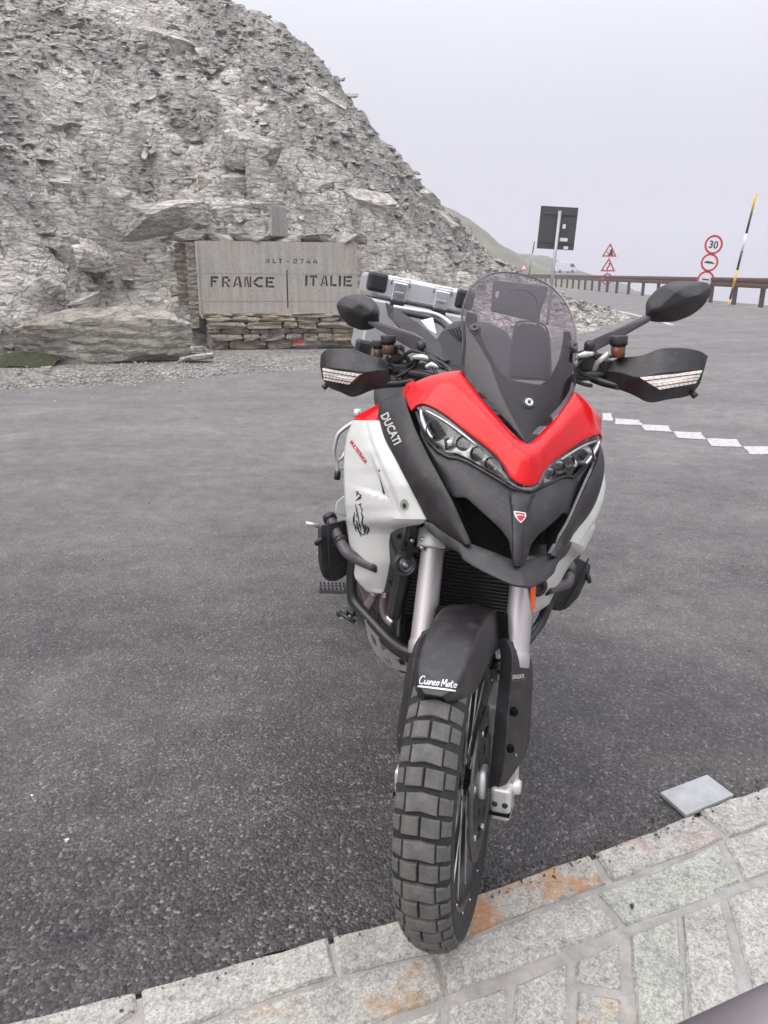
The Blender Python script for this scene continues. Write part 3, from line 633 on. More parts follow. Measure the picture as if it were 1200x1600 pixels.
# the long boulder at the road edge
p = G(150, 574); me = hull(41, (2.95, 1.3, .98), 46, 9, .10); me.materials.append(M_boulder)
o = bpy.data.objects.new('boulder', me); add(o, None, Matrix.Translation((p.x - .02, p.y + .5, .36)) @ Matrix.Rotation(rad(-2), 4, 'Y') @ Matrix.Rotation(rad(8), 4, 'X') @ Matrix.Rotation(rad(12), 4, 'Z')); tag(o, 'long lichen-spotted grey boulder lying at the road edge below the hillside', 'boulder')
for (px, py, wp, hp, tilt, lab) in [(37, 522, 90, 40, -32, 'dark tilted slab leaning on the left end of the long boulder'), (300, 565, 74, 13, -8, 'thin flat stone lying between the long boulder and the monument'), (292, 552, 70, 14, -4, 'dark flat stone stacked above the thinnest slab beside the monument'), (24, 590, 17, 10, 0, 'small pale loose stone on the mossy verge at far left'), (68, 586, 24, 12, 0, 'small broken stone in front of the left tip of the long boulder')]:
    p = G(px, py + hp * .45); dep = p.y * .95 + .4; sx = wp * dep / FPX; sy = hp * dep / FPX; me = hull(int(px * 7), (sx, sx * .6, sy), 20, 3, .03 * sx); me.materials.append(M_rock2 if py > 560 else M_rock)
    o = bpy.data.objects.new('loose_stone', me); add(o, None, Matrix.Translation((p.x, p.y + sx * .25, sy * .5)) @ Matrix.Rotation(rad(tilt), 4, 'Y')); tag(o, lab, 'stone', 'loose stones along the foot of the hillside')
# moss patch
M_moss = mat('moss', (.035, .037, .016), .95, var=.7, vscale=18, bump=.03, bscale=40)
p = G(30, 578); mb = MB(); c0 = len(mb.v)
gxs, gys = np.linspace(-.75, .55, 34), np.linspace(-.3, .5, 22); X, Y = np.meshgrid(gxs, gys); Z = .17 * np.clip(1 - (X / .7) ** 2 - ((Y - .1) / .42) ** 2, -.15, 1) + .04 * fbm(X * 8, Y * 8, 3)
mb.put([(a, b, c) for a, b, c in zip(X.ravel(), Y.ravel(), Z.ravel())], [(j * 34 + i, j * 34 + i + 1, (j + 1) * 34 + i + 1, (j + 1) * 34 + i) for j in range(21) for i in range(33)])
o = mb.build('moss', M_moss, None, Matrix.Translation((p.x, p.y, 0))); tag(o, 'dark green moss clump at the far left foot of the hillside', 'moss', kind='stuff')

# ================================================================== MONUMENT
YL, YR = 14.25, 14.75
A0 = AT(313, 497, YL); A1 = AT(554, 489, YR); A0.z = A1.z = (A0.z + A1.z) / 2; zt = AT(305, 380, YL).z
MU = (A1 - A0); ML = MU.length; MU.normalize(); MV = Vector((-MU.y, MU.x, 0)); MH = zt - A0.z; mz0 = A0.z
M_mon = Matrix.Translation((A0.x, A0.y, 0)) @ Matrix(((MU.x, MV.x, 0, 0), (MU.y, MV.y, 0, 0), (0, 0, 1, 0), (0, 0, 0, 1)))
mon = empty('border_monument', M_mon); tag(mon, 'low stone and concrete border monument reading FRANCE and ITALIE at the hill foot', 'monument')
def concrete_mat(name, base, streak=.35):
    m, t, b = nodes(name); co = N(t, 'ShaderNodeTexCoord'); mp = N(t, 'ShaderNodeMapping'); mp.inputs['Scale'].default_value = (5, 5, .5); t.links.new(co.outputs['Object'], mp.inputs[0])
    n = N(t, 'ShaderNodeTexNoise', i_Scale=2.2, i_Detail=7, i_Roughness=.65); t.links.new(mp.outputs[0], n.inputs['Vector']); n2 = N(t, 'ShaderNodeTexNoise', i_Scale=22, i_Detail=8, i_Roughness=.75); t.links.new(co.outputs['Object'], n2.inputs['Vector'])
    n4 = N(t, 'ShaderNodeTexNoise', i_Scale=1.1, i_Detail=4); t.links.new(co.outputs['Object'], n4.inputs['Vector'])
    c = ramp(t, n.outputs[0], [(.3, tuple(k * (1 - streak) for k in base)), (.5, base), (.68, tuple(k * (1 + streak) for k in base))]).outputs[0]
    c = mixc(t, c, ramp(t, n2.outputs[0], [(.3, (.75, .75, .75)), (.7, (1.2, 1.2, 1.2))]).outputs[0], .8, 'MULTIPLY'); c = mixc(t, c, ramp(t, n4.outputs[0], [(.4, (1, 1, 1)), (.65, (1.02, .93, .85))]).outputs[0], .75, 'MULTIPLY')
    t.links.new(c, b.inputs['Base Color']); b.inputs['Roughness'].default_value = .92; bp = N(t, 'ShaderNodeBump', i_Strength=.7, i_Distance=.012); t.links.new(n2.outputs[0], bp.inputs['Height']); t.links.new(bp.outputs[0], b.inputs['Normal'])
    return m
M_conc = concrete_mat('weathered_concrete', (.37, .352, .322), .17); M_concd = concrete_mat('shaded_dirty_concrete_recess', (.155, .148, .138), .2); M_mortar = concrete_mat('mortar', (.40, .385, .36)); M_stele = concrete_mat('granite_post', (.25, .24, .23), .2)
# glyphs: strokes as quads in a unit box with stencil gaps
def rc(a, b, c, d): return [(a, b), (c, b), (c, d), (a, d)]
GL = {'F': [rc(0, 0, .26, 1), rc(.30, .78, .95, 1), rc(.30, .42, .72, .62)], 'R': [rc(0, 0, .24, 1), rc(.28, .8, .8, 1), [(.72, .52), (.98, .52), (.98, .76), (.72, .76)], rc(.28, .38, .66, .5), [(.45, .34), (.68, .34), (1.0, 0), (.74, 0)]],
      'A': [[(0, 0), (.2, 0), (.48, 1), (.34, 1)], [(.72, 0), (1, 0), (.72, 1), (.52, 1)], rc(.36, .2, .58, .33)], 'N': [rc(0, 0, .2, 1), [(.26, 1), (.46, 1), (.76, .02), (.56, .02)], rc(.8, 0, 1, 1)], 'C': [[(0, .5), (.5, 1), (.95, 1), (.95, .8), (.62, .8), (.3, .5)], [(.02, .44), (.3, .44), (.62, .2), (.95, .2), (.95, 0), (.5, 0)]],
      'E': [rc(0, 0, .26, 1), rc(.31, .8, .98, 1), rc(.31, .42, .85, .6), rc(.31, 0, 1, .2)], 'I': [rc(0, 0, 1, 1)], 'T': [rc(0, .8, 1, 1), rc(.38, 0, .64, .76)], 'L': [rc(0, 0, .3, 1), rc(.35, 0, 1, .22)],
      '2': [rc(0, .82, .95, 1), [(.72, .56), (.95, .56), (.95, .78), (.72, .78)], rc(0, .42, .95, .53), rc(0, .2, .24, .39), rc(0, 0, 1, .17)], '7': [rc(0, .8, 1, 1), [(.3, 0), (.55, 0), (.98, .76), (.72, .76)]], '4': [[(0, .22), (.6, .22), (.6, .36), (.26, .36), (.62, .9), (.42, .9)], rc(.66, 0, .9, .75)], '.': [rc(0, .3, 1, .55)]}
def puv(px, py):                      # picture -> panel (metres)
    p0, d = ray(px, py); n = MV; t = ((A0 - p0).dot(n)) / d.dot(n); q = p0 + d * t; return ((q - A0).dot(MU), q.z)
holes = []
def carve(s, spans, y0, y1):
    for ch, (a, b) in zip(s, spans):
        for q in GL[ch]:
            poly = []
            for u, v in q:
                X, Z = puv(a + (b - a) * u, y1 + (y0 - y1) * v); poly.append((X, 0, Z))
            holes.append(poly)
f3 = lambda *a: [(260 + x / 3.333, 260 + y / 3.333) for x, y in a]
carve('FRANCE', f3((213, 255), (272, 315), (330, 378), (389, 424), (430, 488), (500, 545)), 435.5, 452)
carve('ITALIE', f3((705, 718), (728, 768), (786, 826), (836, 870), (880, 893), (905, 950)), 432, 448.5)
carve('ALT.2744', f3((498, 518), (535, 553), (565, 585), (608, 618), (642, 662), (676, 695), (708, 733), (743, 768)), 406.8, 413.8)
X0, Z0 = puv(444.2, 483); X1, Z1 = puv(446, 424); holes.append([(X0, 0, Z0), (X0 + .025, 0, Z0), (X0 + .025, 0, Z1), (X0, 0, Z1)])
fr = [(-.02, 0, mz0 - .03), (ML, 0, mz0 - .03), (ML, 0, zt), (-.02, 0, zt)]
filled('inscribed_panel', fr, (0, .045, 0), M_conc, mon, None, holes=holes)
MB().box((ML / 2, .11, mz0 + MH / 2), (ML - .02, .12, MH - .02)).build('lettering_recess', M_concd, mon, smooth=False)  # backing colour darkened for the shade inside the letters, plus dirt
MB().box((ML / 2 - .01, .62, mz0 / 2 + MH * .5), (ML - .08, .88, mz0 + MH - .06)).build('core_block', M_mortar, mon, smooth=False, bevel=.02)
for zz, hh in ((429.5, .008), (472.5, .006)):   # board marks left by the formwork
    u, z = puv(430, zz); MB().box((ML / 2, -.003, z), (ML - .1, .006, hh)).build('formwork_seam', M_conc, mon, smooth=False)
MB().box((-.045, .03, mz0 + MH / 2 - .02), (.05, .11, MH + .02)).build('panel_edge', M_conc, mon, smooth=False, bevel=.008)
stones_v = []
def block_stone(seed, m):
    r = random.Random(seed); bm = bmesh.new(); bmesh.ops.create_cube(bm, size=1); bmesh.ops.subdivide_edges(bm, edges=bm.edges[:], cuts=1, use_grid_fill=True)
    for v in bm.verts: v.co += Vector((r.uniform(-.05, .05), r.uniform(-.10, .10), r.uniform(-.09, .09))); v.co *= (1 - .10 * (abs(v.co.x) > .4 and abs(v.co.z) > .4))
    bmesh.ops.triangulate(bm, faces=bm.faces[:]); bmesh.ops.recalc_face_normals(bm, faces=bm.faces); me = bpy.data.meshes.new('stone'); bm.to_mesh(me); bm.free(); me.materials.append(m); return me
for k in range(16): stones_v.append(block_stone(300 + k, [M_stone, M_stoneW, M_stone, M_stoneP][k % 4]))
def put_stone(parent, c, d, me=None, rot=0):
    o = bpy.data.objects.new('stone', me or random.choice(stones_v)); add(o, parent, Matrix.Translation(c) @ Matrix.Rotation(rot, 4, 'Y') @ Matrix.Diagonal((d[0] * .99, d[1], d[2] * .97, 1))); return o
random.seed(21)
z = .0; ci = 0
courses = [.15, .13, .10, .12, .09, .07]; tot = sum(courses); kf = (mz0 + .02) / tot
for hh in courses:
    hh *= kf; x = .12 - ci * .02 if ci < 5 else .0
    while x < ML + .62:
        L = random.uniform(.22, .75) * (1.2 if ci > 3 else 1); L = min(L, ML + .75 - x)
        pz = z + hh / 2 + .0
        pr = .02 + (.05 if ci in (1, 3) else 0)
        put_stone(mon, (x + L / 2, .10 - pr + random.uniform(-.02, .02), pz), (L, .5, hh), rot=rad(random.uniform(-2.5, 2.5)))
        x += L + .012
    z += hh; ci += 1
MB().box((ML / 2 + .35, .24, mz0 / 2 - .03), (ML + .55, .42, mz0 - .04)).build('mortar_bed', M_mortar, mon, smooth=False)
MB().box((ML / 2 + .02, .035, mz0 - .045), (ML + .12, .22, .07)).build('mortar_ledge', M_conc, mon, smooth=False, bevel=.02)
M_redspray = mat('red_sprayed_stone', (.5, .045, .04), .8, var=.5, vscale=9); M_pale = rock_mat('pale_yellow_stone', (1.5, 1.4, 1.12), 3, .12)
me = block_stone(388, M_pale); X, Z = puv(516, 536); put_stone(mon, (X, -.07, Z + .02), (.5, .22, .13), me)['label'] = 'pale yellow stone in the lowest course'
me = block_stone(389, M_stone); me.materials.append(M_redspray)
for p_ in me.polygons:
    if p_.center.x < .08: p_.material_index = 1
X, Z = puv(469, 537); put_stone(mon, (X, -.09, Z + .01), (.44, .2, .15), me)['label'] = 'stone sprayed with bright red paint'
# left return wall of rubble
z = mz0 - .25
while z < zt - .05:
    hh = random.uniform(.07, .13); y = .10
    while y < 1.0:
        L = random.uniform(.14, .3); put_stone(mon, (-.10 - .11 * (y), y + L / 2, z + hh / 2), (.26, L, hh)); y += L
    put_stone(mon, (-.155, .07, z + hh / 2), (.17, .2, hh)); put_stone(mon, (-.30, .42, z + hh / 2), (.3, .26, hh)); z += hh * .97
# cap slabs
x = -.48
for k, L in enumerate((.62, .5, .72, .55, .62, .66)):
    me = hull(420 + k, (1, 1, 1), 24, 3, .03); me.materials.append(M_rock2)
    o = bpy.data.objects.new('cap_slab', me); add(o, mon, Matrix.Translation((x + L / 2, .42, zt + .07 + random.uniform(-.01, .012))) @ Matrix.Diagonal((L * 1.22, 1.08, .22 + .04 * random.random(), 1))); x += L - .02
X, Z = puv(432, 368)
st = MB().prism([(-.15, -.11, 0), (.15, -.1, 0), (.145, .12, 0), (-.14, .12, 0)], (0, 0, .52)); st.v[4:8] = [v + Vector(((.012 if v.x < 0 else -.02), 0, .03 if v.x < 0 else -.02)) for v in st.v[4:8]]
st.build('boundary_post', M_stele, mon, Matrix.Translation((X, .3, zt + .09)), smooth=False, bevel=.015)

# ================================================================== FAR HILLS
def ridge(name, sil, Y0, base, m, deep=60, seed=0, amp=1.5, nx=160, ny=26):
    pts = [AT(x, y, Y0) for x, y in sil]; px_ = [p.x for p in pts]; pz_ = [p.z for p in pts]
    X = np.linspace(px_[0], px_[-1], nx); V = []
    for j in range(ny):
        t = j / (ny - 1) * 2 - 1
        crest = np.interp(X, px_, pz_); f = 1 - abs(t) ** 1.15; Y = np.full(nx, Y0 + t * deep); z = base + (crest - base) * f + fbm(X * .09, Y * .09, seed) * amp * (1 - f * .7) + fbm(X * .5, Y * .3, seed + 5) * amp * .18
        V.append(np.stack([X, Y, z], -1))
    V = np.concatenate(V); F = [(j * nx + i, j * nx + i + 1, (j + 1) * nx + i + 1, (j + 1) * nx + i) for j in range(ny - 1) for i in range(nx - 1)]
    o = bpy.data.objects.new(name, meshdata(name, V, F, m)); add(o); tag(o, kind='structure'); return o
M_grass = mat('sparse_alpine_turf', (.15, .145, .10), .95, var=.35, vscale=.25, bump=.1, bscale=1.2); M_far = mat('distant_grey_slope', (.085, .09, .07), .95, var=.35, vscale=.08)
ridge('grassy_hill', [(560, 250), (650, 300), (701, 324), (724, 336), (753, 356), (775, 376), (802, 391), (830, 404), (860, 421), (900, 440)], 118, -8, M_grass, 32, 3, 1.0)
ridge('distant_hill', [(700, 395), (760, 392), (802, 389), (816, 388), (834, 389), (852, 392), (870, 401), (892, 412), (926, 424), (980, 440), (1040, 462), (1100, 490)], 240, -30, M_far, 90, 8, 4.0)
# ================================================================== HAZE
hb = MB().box((100, 250, 12), (1400, 1600, 92)); hz_o = bpy.data.objects.new('haze', meshdata('haze', hb.v, hb.f, None, False)); add(hz_o)
hm = bpy.data.materials.new('haze'); hm.use_nodes = True; t = hm.node_tree; t.nodes.clear(); o_ = t.nodes.new('ShaderNodeOutputMaterial'); pv = t.nodes.new('ShaderNodeVolumePrincipled')
pv.inputs['Color'].default_value = (.74, .74, .80, 1); pv.inputs['Density'].default_value = .0022; pv.inputs['Anisotropy'].default_value = 0
t.links.new(pv.outputs[0], o_.inputs['Volume']); hz_o.data.materials.append(hm); tag(hz_o, kind='stuff')

# ================================================================== GUARD RAIL
M_rust = mat('brown_weathered_steel', (.095, .045, .034), .65, metal=.1, var=.3, vscale=3); M_postd = mat('dark_brown_post', (.075, .043, .036), .7, var=.3)
gr = empty('guard_rail', Matrix.Translation((12.9, 26, .3))); tag(gr, 'long brown steel guard rail on posts along the outer road edge', 'guard rail')
rp = [(12.85, y) for y in (-14, -7, 0, 7, 14, 17, 20, 23, 26)] + [(12.95, 31), (13.15, 38.7), (13.1, 45), (13.5, 53), (13.9, 62), (14.0, 72), (13.9, 83), (13.2, 95)]
cs = [Vector((x, y, 0)) for x, y in rp]; cs = catmull(cs, 8)
prof = [(-.03, .62), (-.06, .66), (-.06, .74), (-.02, .77), (-.02, .81), (-.06, .84), (-.06, .92), (-.03, .96), (.03, .96), (.03, .62)]
vs = [Vector((c.x + a - 12.9, c.y - 26, gz(12) - .3 + b)) for c in cs for a, b in prof]; n = len(prof)
ob('rail_beam', vs, [(i * n + k, i * n + (k + 1) % n, (i + 1) * n + (k + 1) % n, (i + 1) * n + k) for i in range(len(cs) - 1) for k in range(n)] + [tuple(range(n)), tuple(range((len(cs) - 1) * n, len(cs) * n))], M_rust, gr, smooth=False)
pm = MB().box((0, 0, .37), (.12, .16, 1.0)).build('post', M_postd, gr, Matrix.Translation((.12, -9, 0)), smooth=False, bevel=.01)
L = 0; step = 2.25; prev = cs[0]; nxt = 0.6; first = True
for a, b in zip(cs, cs[1:]):
    d = (b - a).length
    while L + d > nxt:
        p = a.lerp(b, (nxt - L) / d); o = pm if first else pm.copy()
        if not first: COL.objects.link(o)
        o.parent = gr; o.matrix_local = Matrix.Translation((p.x - 12.9 + .10, p.y - 26, 0)); first = False; nxt += step
    L += d
# ================================================================== SIGNS
M_pole = mat('galvanised_pole', (.38, .38, .39), .45, metal=.5, dust=.1); M_signback = mat('dark_grey_sign_back', (.045, .045, .05), .55, var=.1, vscale=3); M_signwhite = mat('sign_white', (.78, .78, .8), .4, var=.03); M_signred = mat('sign_red', (.52, .018, .035), .4, var=.05); M_signblk = mat('sign_black', (.015, .015, .018), .4)
M_yel = mat('yellow_marker_paint', (.72, .44, .035), .45, var=.08)
def faceM(p, lean=0, yaw=0): return Matrix.Translation(p) @ Matrix.Rotation(yaw, 4, 'Z') @ Matrix.Rotation(lean, 4, 'Y')
# square sign seen from the back
Ys = 18.0; c = AT(865.5, 352.5, Ys); base = Vector((AT(852, 470, Ys).x, Ys, gz(4.1) - .02))
lean = math.atan2(c.x - base.x, c.z - base.z); sg = empty('road_sign', faceM(base, lean)); tag(sg, 'large square dark road sign seen from behind on a single grey pole', 'road sign')
hgt = (c - base).length; wq = 57 * Ys * .965 / FPX; hq = 61 * Ys * .965 / FPX
MB().tube([(0, 0, 0), (0, 0, hgt + hq * .4)], .038, 16).build('pole', M_pole, sg)
MB().box((0, .06, hgt), (wq, .012, hq)).build('sign_panel', M_signback, sg, Matrix.Rotation(rad(1.2), 4, 'Z'), smooth=False, bevel=.004)
for zz in (.33, -.33): MB().box((0, .045, hgt + hq * zz), (wq * .86, .03, .045)).build('bracket', M_signback, sg, smooth=False, bevel=.004)
for (a, b, ww, hh) in ((.17, .05, .07, .09), (.2, -.26, .17, .07), (.28, -.45, .1, .06)): MB().box((a * wq, .052, hgt + b * hq), (ww, .004, hh)).build('sticker', M_signwhite, sg, smooth=False)
def ngon(r, n=40, a0=0): return [(r * math.cos(a0 + 2 * math.pi * k / n), r * math.sin(a0 + 2 * math.pi * k / n)) for k in range(n)]
def flat(name, poly, y, th, m, parent, M): return filled(name, [(a, y, b) for a, b in poly], (0, th, 0), m, parent, M)
def ringf(name, po, pi_, y, th, m, parent, M): return filled(name, [(a, y, b) for a, b in po], (0, th, 0), m, parent, M, holes=[[(a, y, b) for a, b in pi_]])
def plaque(parent, z, r, shape, art):
    Mz = Matrix.Translation((0, -.06, z))
    if shape == 'round': o, i_ = ngon(r), ngon(r * .78)
    else:
        R3 = r * 1.12; o = ngon(R3, 3, math.pi / 2); i_ = ngon(R3 * .68, 3, math.pi / 2)
    f = flat('sign_face', o, 0, .012, M_signwhite, parent, Mz); ringf('border', o, i_, -.005, .004, M_signred, f, None)
    for poly in art: flat('symbol', [(a * r, b * r) for a, b in poly], -.004, .003, M_signblk, f, None)
    return f
def sign_text(parent, s, r, z):
    uv, F = text_polys(s, .02); n = len(uv)
    ob('symbol', [((u - .5) * r * .98, -.006, (v - .5) * r * .8) for u, v in uv], F, M_signblk, parent, None, smooth=False)
def signpost(Y, top, bot, label, plaques, gzb, wid=None):
    pt, pb = AT(*top, Y), AT(*bot, Y); dirv = (pt - pb).normalized(); base = pb + dirv * ((gzb - pb.z) / dirv.z); lean = math.atan2(dirv.x, dirv.z)
    e = empty('road_sign', faceM(base, lean, 0)); tag(e, label, 'road sign')
    MB().tube([(0, 0, -.2), (0, 0, (pt - base).length + .3)], .03, 12).build('pole', M_pole, e)
    for px, py, rp_, shape, art, txt in plaques:
        q = AT(px, py, Y); z = (q - base).length; f = plaque(e, z, rp_ * Y * .965 / FPX, shape, art)
        if txt: sign_text(f, txt, rp_ * Y * .965 / FPX, z)
    return e
car = [[(-.55, -.1), (.55, -.1), (.6, .02), (-.6, .05)], [(-.45, .05), (.4, .02), (.3, .12), (-.35, .14)]]
signpost(31.5, (1108, 375), (1097, 426), 'stack of three round red-rimmed signs with 30 on top', [(1108, 375, 14, 'round', [], '30'), (1102, 403, 13.4, 'round', car, None), (1097, 430, 13.2, 'round', [[(-.4, -.05), (.4, -.05), (.4, .1), (-.4, .1)]], None)], -.4)
rockf = [[(-.28, -.42), (.5, -.42), (.3, .35), (.15, .4), (.02, -.05)], [(-.35, -.05), (-.2, -.15), (-.1, .02), (-.25, .08)], [(-.1, .25), (.0, .15), (.06, .3)]]
zig = [[(-.18, -.4), (-.03, -.4), (-.03, -.05), (-.18, -.12)], [(-.18, -.12), (-.03, -.18), (.2, .1), (.06, .16)], [(.06, .12), (.2, .12), (.2, .3), (.3, .3), (.13, .52), (-.04, .3), (.06, .3)]]
signpost(48, (946, 390), (943, 428), 'two red triangular warning signs above a round one, beyond the rail', [(946.5, 389, 12, 'tri', rockf, None), (943.5, 412, 12, 'tri', zig, None), (943, 431, 8.5, 'round', [], None)], -.6)
signpost(78, (813, 414), (812, 424), 'tiny faraway red triangular sign at the end of the rail', [(813, 415, 6.2, 'tri', [], None)], .3)
def snowpole(Y, top, bot, gzb, segs, r, label):
    pt, pb = AT(*top, Y), AT(*bot, Y); d = (pt - pb).normalized(); base = pb + d * ((gzb - pb.z) / d.z); e = empty('snow_pole', faceM(base, math.atan2(d.x, d.z))); tag(e, label, 'snow pole', 'snow marker poles beside the road'); L = (pt - base).length
    t0 = 0
    for f, m in segs: MB().tube([(0, 0, L * t0), (0, 0, L * f)], r, 10).build('painted_band', m, e); t0 = f
    return e
snowpole(28.6, (1174.5, 294), (1143, 429), .2, [(.08, M_yel), (.18, M_signblk), (.34, M_yel), (.51, M_signblk), (.66, M_signwhite), (.84, M_signblk), (1, M_yel)], .04, 'tall thin yellow and black snow pole leaning right behind the rail')
snowpole(62, (829, 374), (822, 420), .2, [(.2, M_yel), (.45, M_signblk), (.75, M_pole), (1, M_signblk)], .045, 'small distant snow pole next to the square sign panel')
# far camper van
vq = AT(876, 414, 165); vn = empty('camper_van', Matrix.Translation((vq.x, 165, vq.z - 1.1)) @ Matrix.Rotation(rad(20), 4, 'Z')); tag(vn, 'small pale vehicle parked far off under the misty hill', 'van')
M_van = mat('van_white', (.7, .7, .72), .4)
MB().prism([(-2.4, -.9, .35), (2.4, -.9, .35), (2.5, -.9, 1.1), (1.7, -.9, 2.1), (-2.4, -.9, 2.2)], (0, 1.8, 0)).build('body', M_van, vn, smooth=False, bevel=.08)
MB().prism([(.9, -.915, 1.2), (2.1, -.915, 1.2), (1.6, -.915, 1.85), (.9, -.915, 1.85)], (0, .02, 0)).build('side_window', M_dark, vn, smooth=False)
for a in (-1.5, 1.5):
    for b in (-.85, .85): MB().lathe([(.0, -.1), (.34, -.1), (.34, .1), (.0, .1)], 16, Matrix.Translation((a, b, .34)) @ Matrix.Rotation(math.pi / 2, 4, 'X')).build('wheel', M_rubber, vn)

# ================================================================== KERB AND PAVING
def granite(name, base, stain=None, sc=1):
    m, t, b = nodes(name); co = N(t, 'ShaderNodeTexCoord'); n = N(t, 'ShaderNodeTexNoise', i_Scale=55, i_Detail=9, i_Roughness=.8); t.links.new(co.outputs['Object'], n.inputs['Vector']); n2 = N(t, 'ShaderNodeTexNoise', i_Scale=7, i_Detail=6, i_Roughness=.65); t.links.new(co.outputs['Object'], n2.inputs['Vector'])
    v = N(t, 'ShaderNodeTexVoronoi', i_Scale=240); t.links.new(co.outputs['Object'], v.inputs['Vector']); bw = N(t, 'ShaderNodeRGBToBW'); t.links.new(v.outputs['Color'], bw.inputs[0])
    c = ramp(t, n.outputs[0], [(.33, tuple(k * .55 for k in base)), (.47, base), (.6, tuple(k * 1.25 for k in base)), (.75, tuple(k * 1.55 for k in base))]).outputs[0]
    c = mixc(t, c, ramp(t, n2.outputs[0], [(.3, (.78, .8, .78)), (.7, (1.15, 1.14, 1.1))]).outputs[0], 1, 'MULTIPLY'); c = mixc(t, c, ramp(t, bw.outputs[0], [(.2, (.7, .7, .7)), (.8, (1.25, 1.25, 1.25))]).outputs[0], .8, 'MULTIPLY')
    if stain:
        n3 = N(t, 'ShaderNodeTexNoise', i_Scale=stain[2], i_Detail=7, i_Roughness=.7); t.links.new(co.outputs['Object'], n3.inputs['Vector']); mr = N(t, 'ShaderNodeMapRange'); mr.inputs[1].default_value = stain[1]; mr.inputs[2].default_value = stain[1] + .14; mr.inputs[4].default_value = .85; t.links.new(n3.outputs[0], mr.inputs[0])
        cs_ = ramp(t, n.outputs[0], [(.3, tuple(k * .6 for k in stain[0])), (.6, stain[0])]).outputs[0]; c = mixc(t, c, cs_, mr.outputs[0])
    t.links.new(c, b.inputs['Base Color']); b.inputs['Roughness'].default_value = .85; inp(b, 'Specular IOR Level', 'Specular').default_value = .3
    ad = N(t, 'ShaderNodeMath', operation='MULTIPLY_ADD'); ad.inputs[1].default_value = 2.2; t.links.new(n2.outputs[0], ad.inputs[0]); t.links.new(n.outputs[0], ad.inputs[2])
    bp = N(t, 'ShaderNodeBump', i_Strength=.9, i_Distance=.0045); t.links.new(ad.outputs[0], bp.inputs['Height']); t.links.new(bp.outputs[0], b.inputs['Normal']); return m
KG = granite('pale_granite', (.385, .372, .35)); KG2 = granite('green_grey_granite', (.37, .368, .338)); KO = granite('iron_stained_granite', (.375, .36, .335), ((.50, .26, .11), .45, 11)); KO2 = granite('partly_stained_granite', (.375, .36, .338), ((.40, .26, .14), .52, 7)); KP = granite('pinkish_granite', (.38, .362, .345), ((.45, .28, .25), .56, 8))
M_joint = concrete_mat('pale_mortar', (.34, .33, .315), .12)
kb = [G(x, y) for x, y in [(60, 1600), (-60, 1632), (-500, 1745)]]
pv_ = empty('stone_paving', Matrix.Translation((0, 0, 0))); pv_['kind'] = 'structure'
base_poly = [(x, y - .012) for x, y in kerb_edge] + [(-1.6, -1.2), (3.2, -1.2)]
o = sheet('mortar_bed', base_poly, -.0005, M_joint); o.parent = pv_; del o['kind']
def slab(px_poly, m, top=.012, jag=.006, name='paving_stone', world=False):
    P = [Vector(p[:2]) for p in ([G(*q) for q in px_poly] if not world else [Vector((*q, 0)) for q in px_poly])]; pts = []
    for a, b in zip(P, P[1:] + P[:1]):
        n = max(1, int((b - a).length / .045)); t = (b - a).normalized(); nr = Vector((-t.y, t.x)); 
        for k in range(n): pts.append(a.lerp(b, k / n) + (nr * random.uniform(-jag, jag) if k else Vector((0, 0))))
    c = sum(pts, Vector((0, 0))) / len(pts); n = len(pts); V = [Vector((p.x, p.y, -.03)) for p in pts] + [Vector((p.x, p.y, top - .006 + random.uniform(-.002, .001))) for p in pts]
    ins = [c + (p - c) * (1 - .008 / max(.05, (p - c).length)) for p in pts]; V += [Vector((p.x, p.y, top + random.uniform(-.0015, .0015))) for p in ins]
    F = [(r * n + i, r * n + (i + 1) % n, (r + 1) * n + (i + 1) % n, (r + 1) * n + i) for r in range(2) for i in range(n)] + [tuple(2 * n + i for i in range(n))]
    o = ob(name, V, F, m, pv_, None, smooth=False); return o
r1 = [([(60, 1602), (222, 1559), (226, 1585), (150, 1640), (-40, 1690), (-60, 1634)], KO2), ([(232, 1557), (522, 1470), (537, 1527), (240, 1632)], KG), ([(531, 1467), (640, 1437), (690, 1419), (705, 1450), (700, 1487), (546, 1524)], KG), ([(697, 1419), (800, 1382), (930, 1335), (955, 1377), (860, 1412), (790, 1440), (712, 1478)], KO), ([(938, 1332), (1092, 1268), (1137, 1303), (966, 1373)], KP), ([(1101, 1263), (1200, 1224), (1300, 1190), (1340, 1230), (1200, 1281), (1147, 1301)], KP)]
r2 = [([(240, 1640), (537, 1534), (690, 1496), (706, 1557), (420, 1665)], KO2), ([(696, 1493), (790, 1446), (933, 1397), (975, 1444), (933, 1464), (800, 1519), (712, 1553)], KG), ([(944, 1394), (972, 1384), (1130, 1315), (1165, 1371), (1083, 1407), (988, 1442)], KG2), ([(1140, 1309), (1200, 1285), (1340, 1235), (1400, 1290), (1200, 1358), (1173, 1369)], KG), ([(-100, 1720), (150, 1650), (230, 1640), (300, 1700), (-60, 1800)], KG)]
pav = [([(817, 1538), (897, 1502), (897, 1640), (812, 1640)], KG), ([(911, 1500), (978, 1469), (983, 1543), (908, 1530)], KG), ([(914, 1546), (980, 1558), (984, 1650), (912, 1650)], KO2), ([(996, 1456), (1067, 1428), (1077, 1507), (1086, 1660), (1010, 1660)], KG2), ([(1075, 1424), (1133, 1402), (1163, 1530), (1172, 1660), (1096, 1660)], KG), ([(1145, 1396), (1200, 1374), (1330, 1326), (1330, 1545), (1190, 1542)], KG), ([(1170, 1545), (1330, 1555), (1330, 1660), (1180, 1660)], KG2), ([(712, 1573), (790, 1545), (803, 1545), (800, 1640), (705, 1640)], KG), ([(600, 1612), (700, 1578), (692, 1650), (590, 1660)], KG2)]
random.seed(5)
for q, m in r1: slab(q, m, .008, .0032, 'kerb_stone')
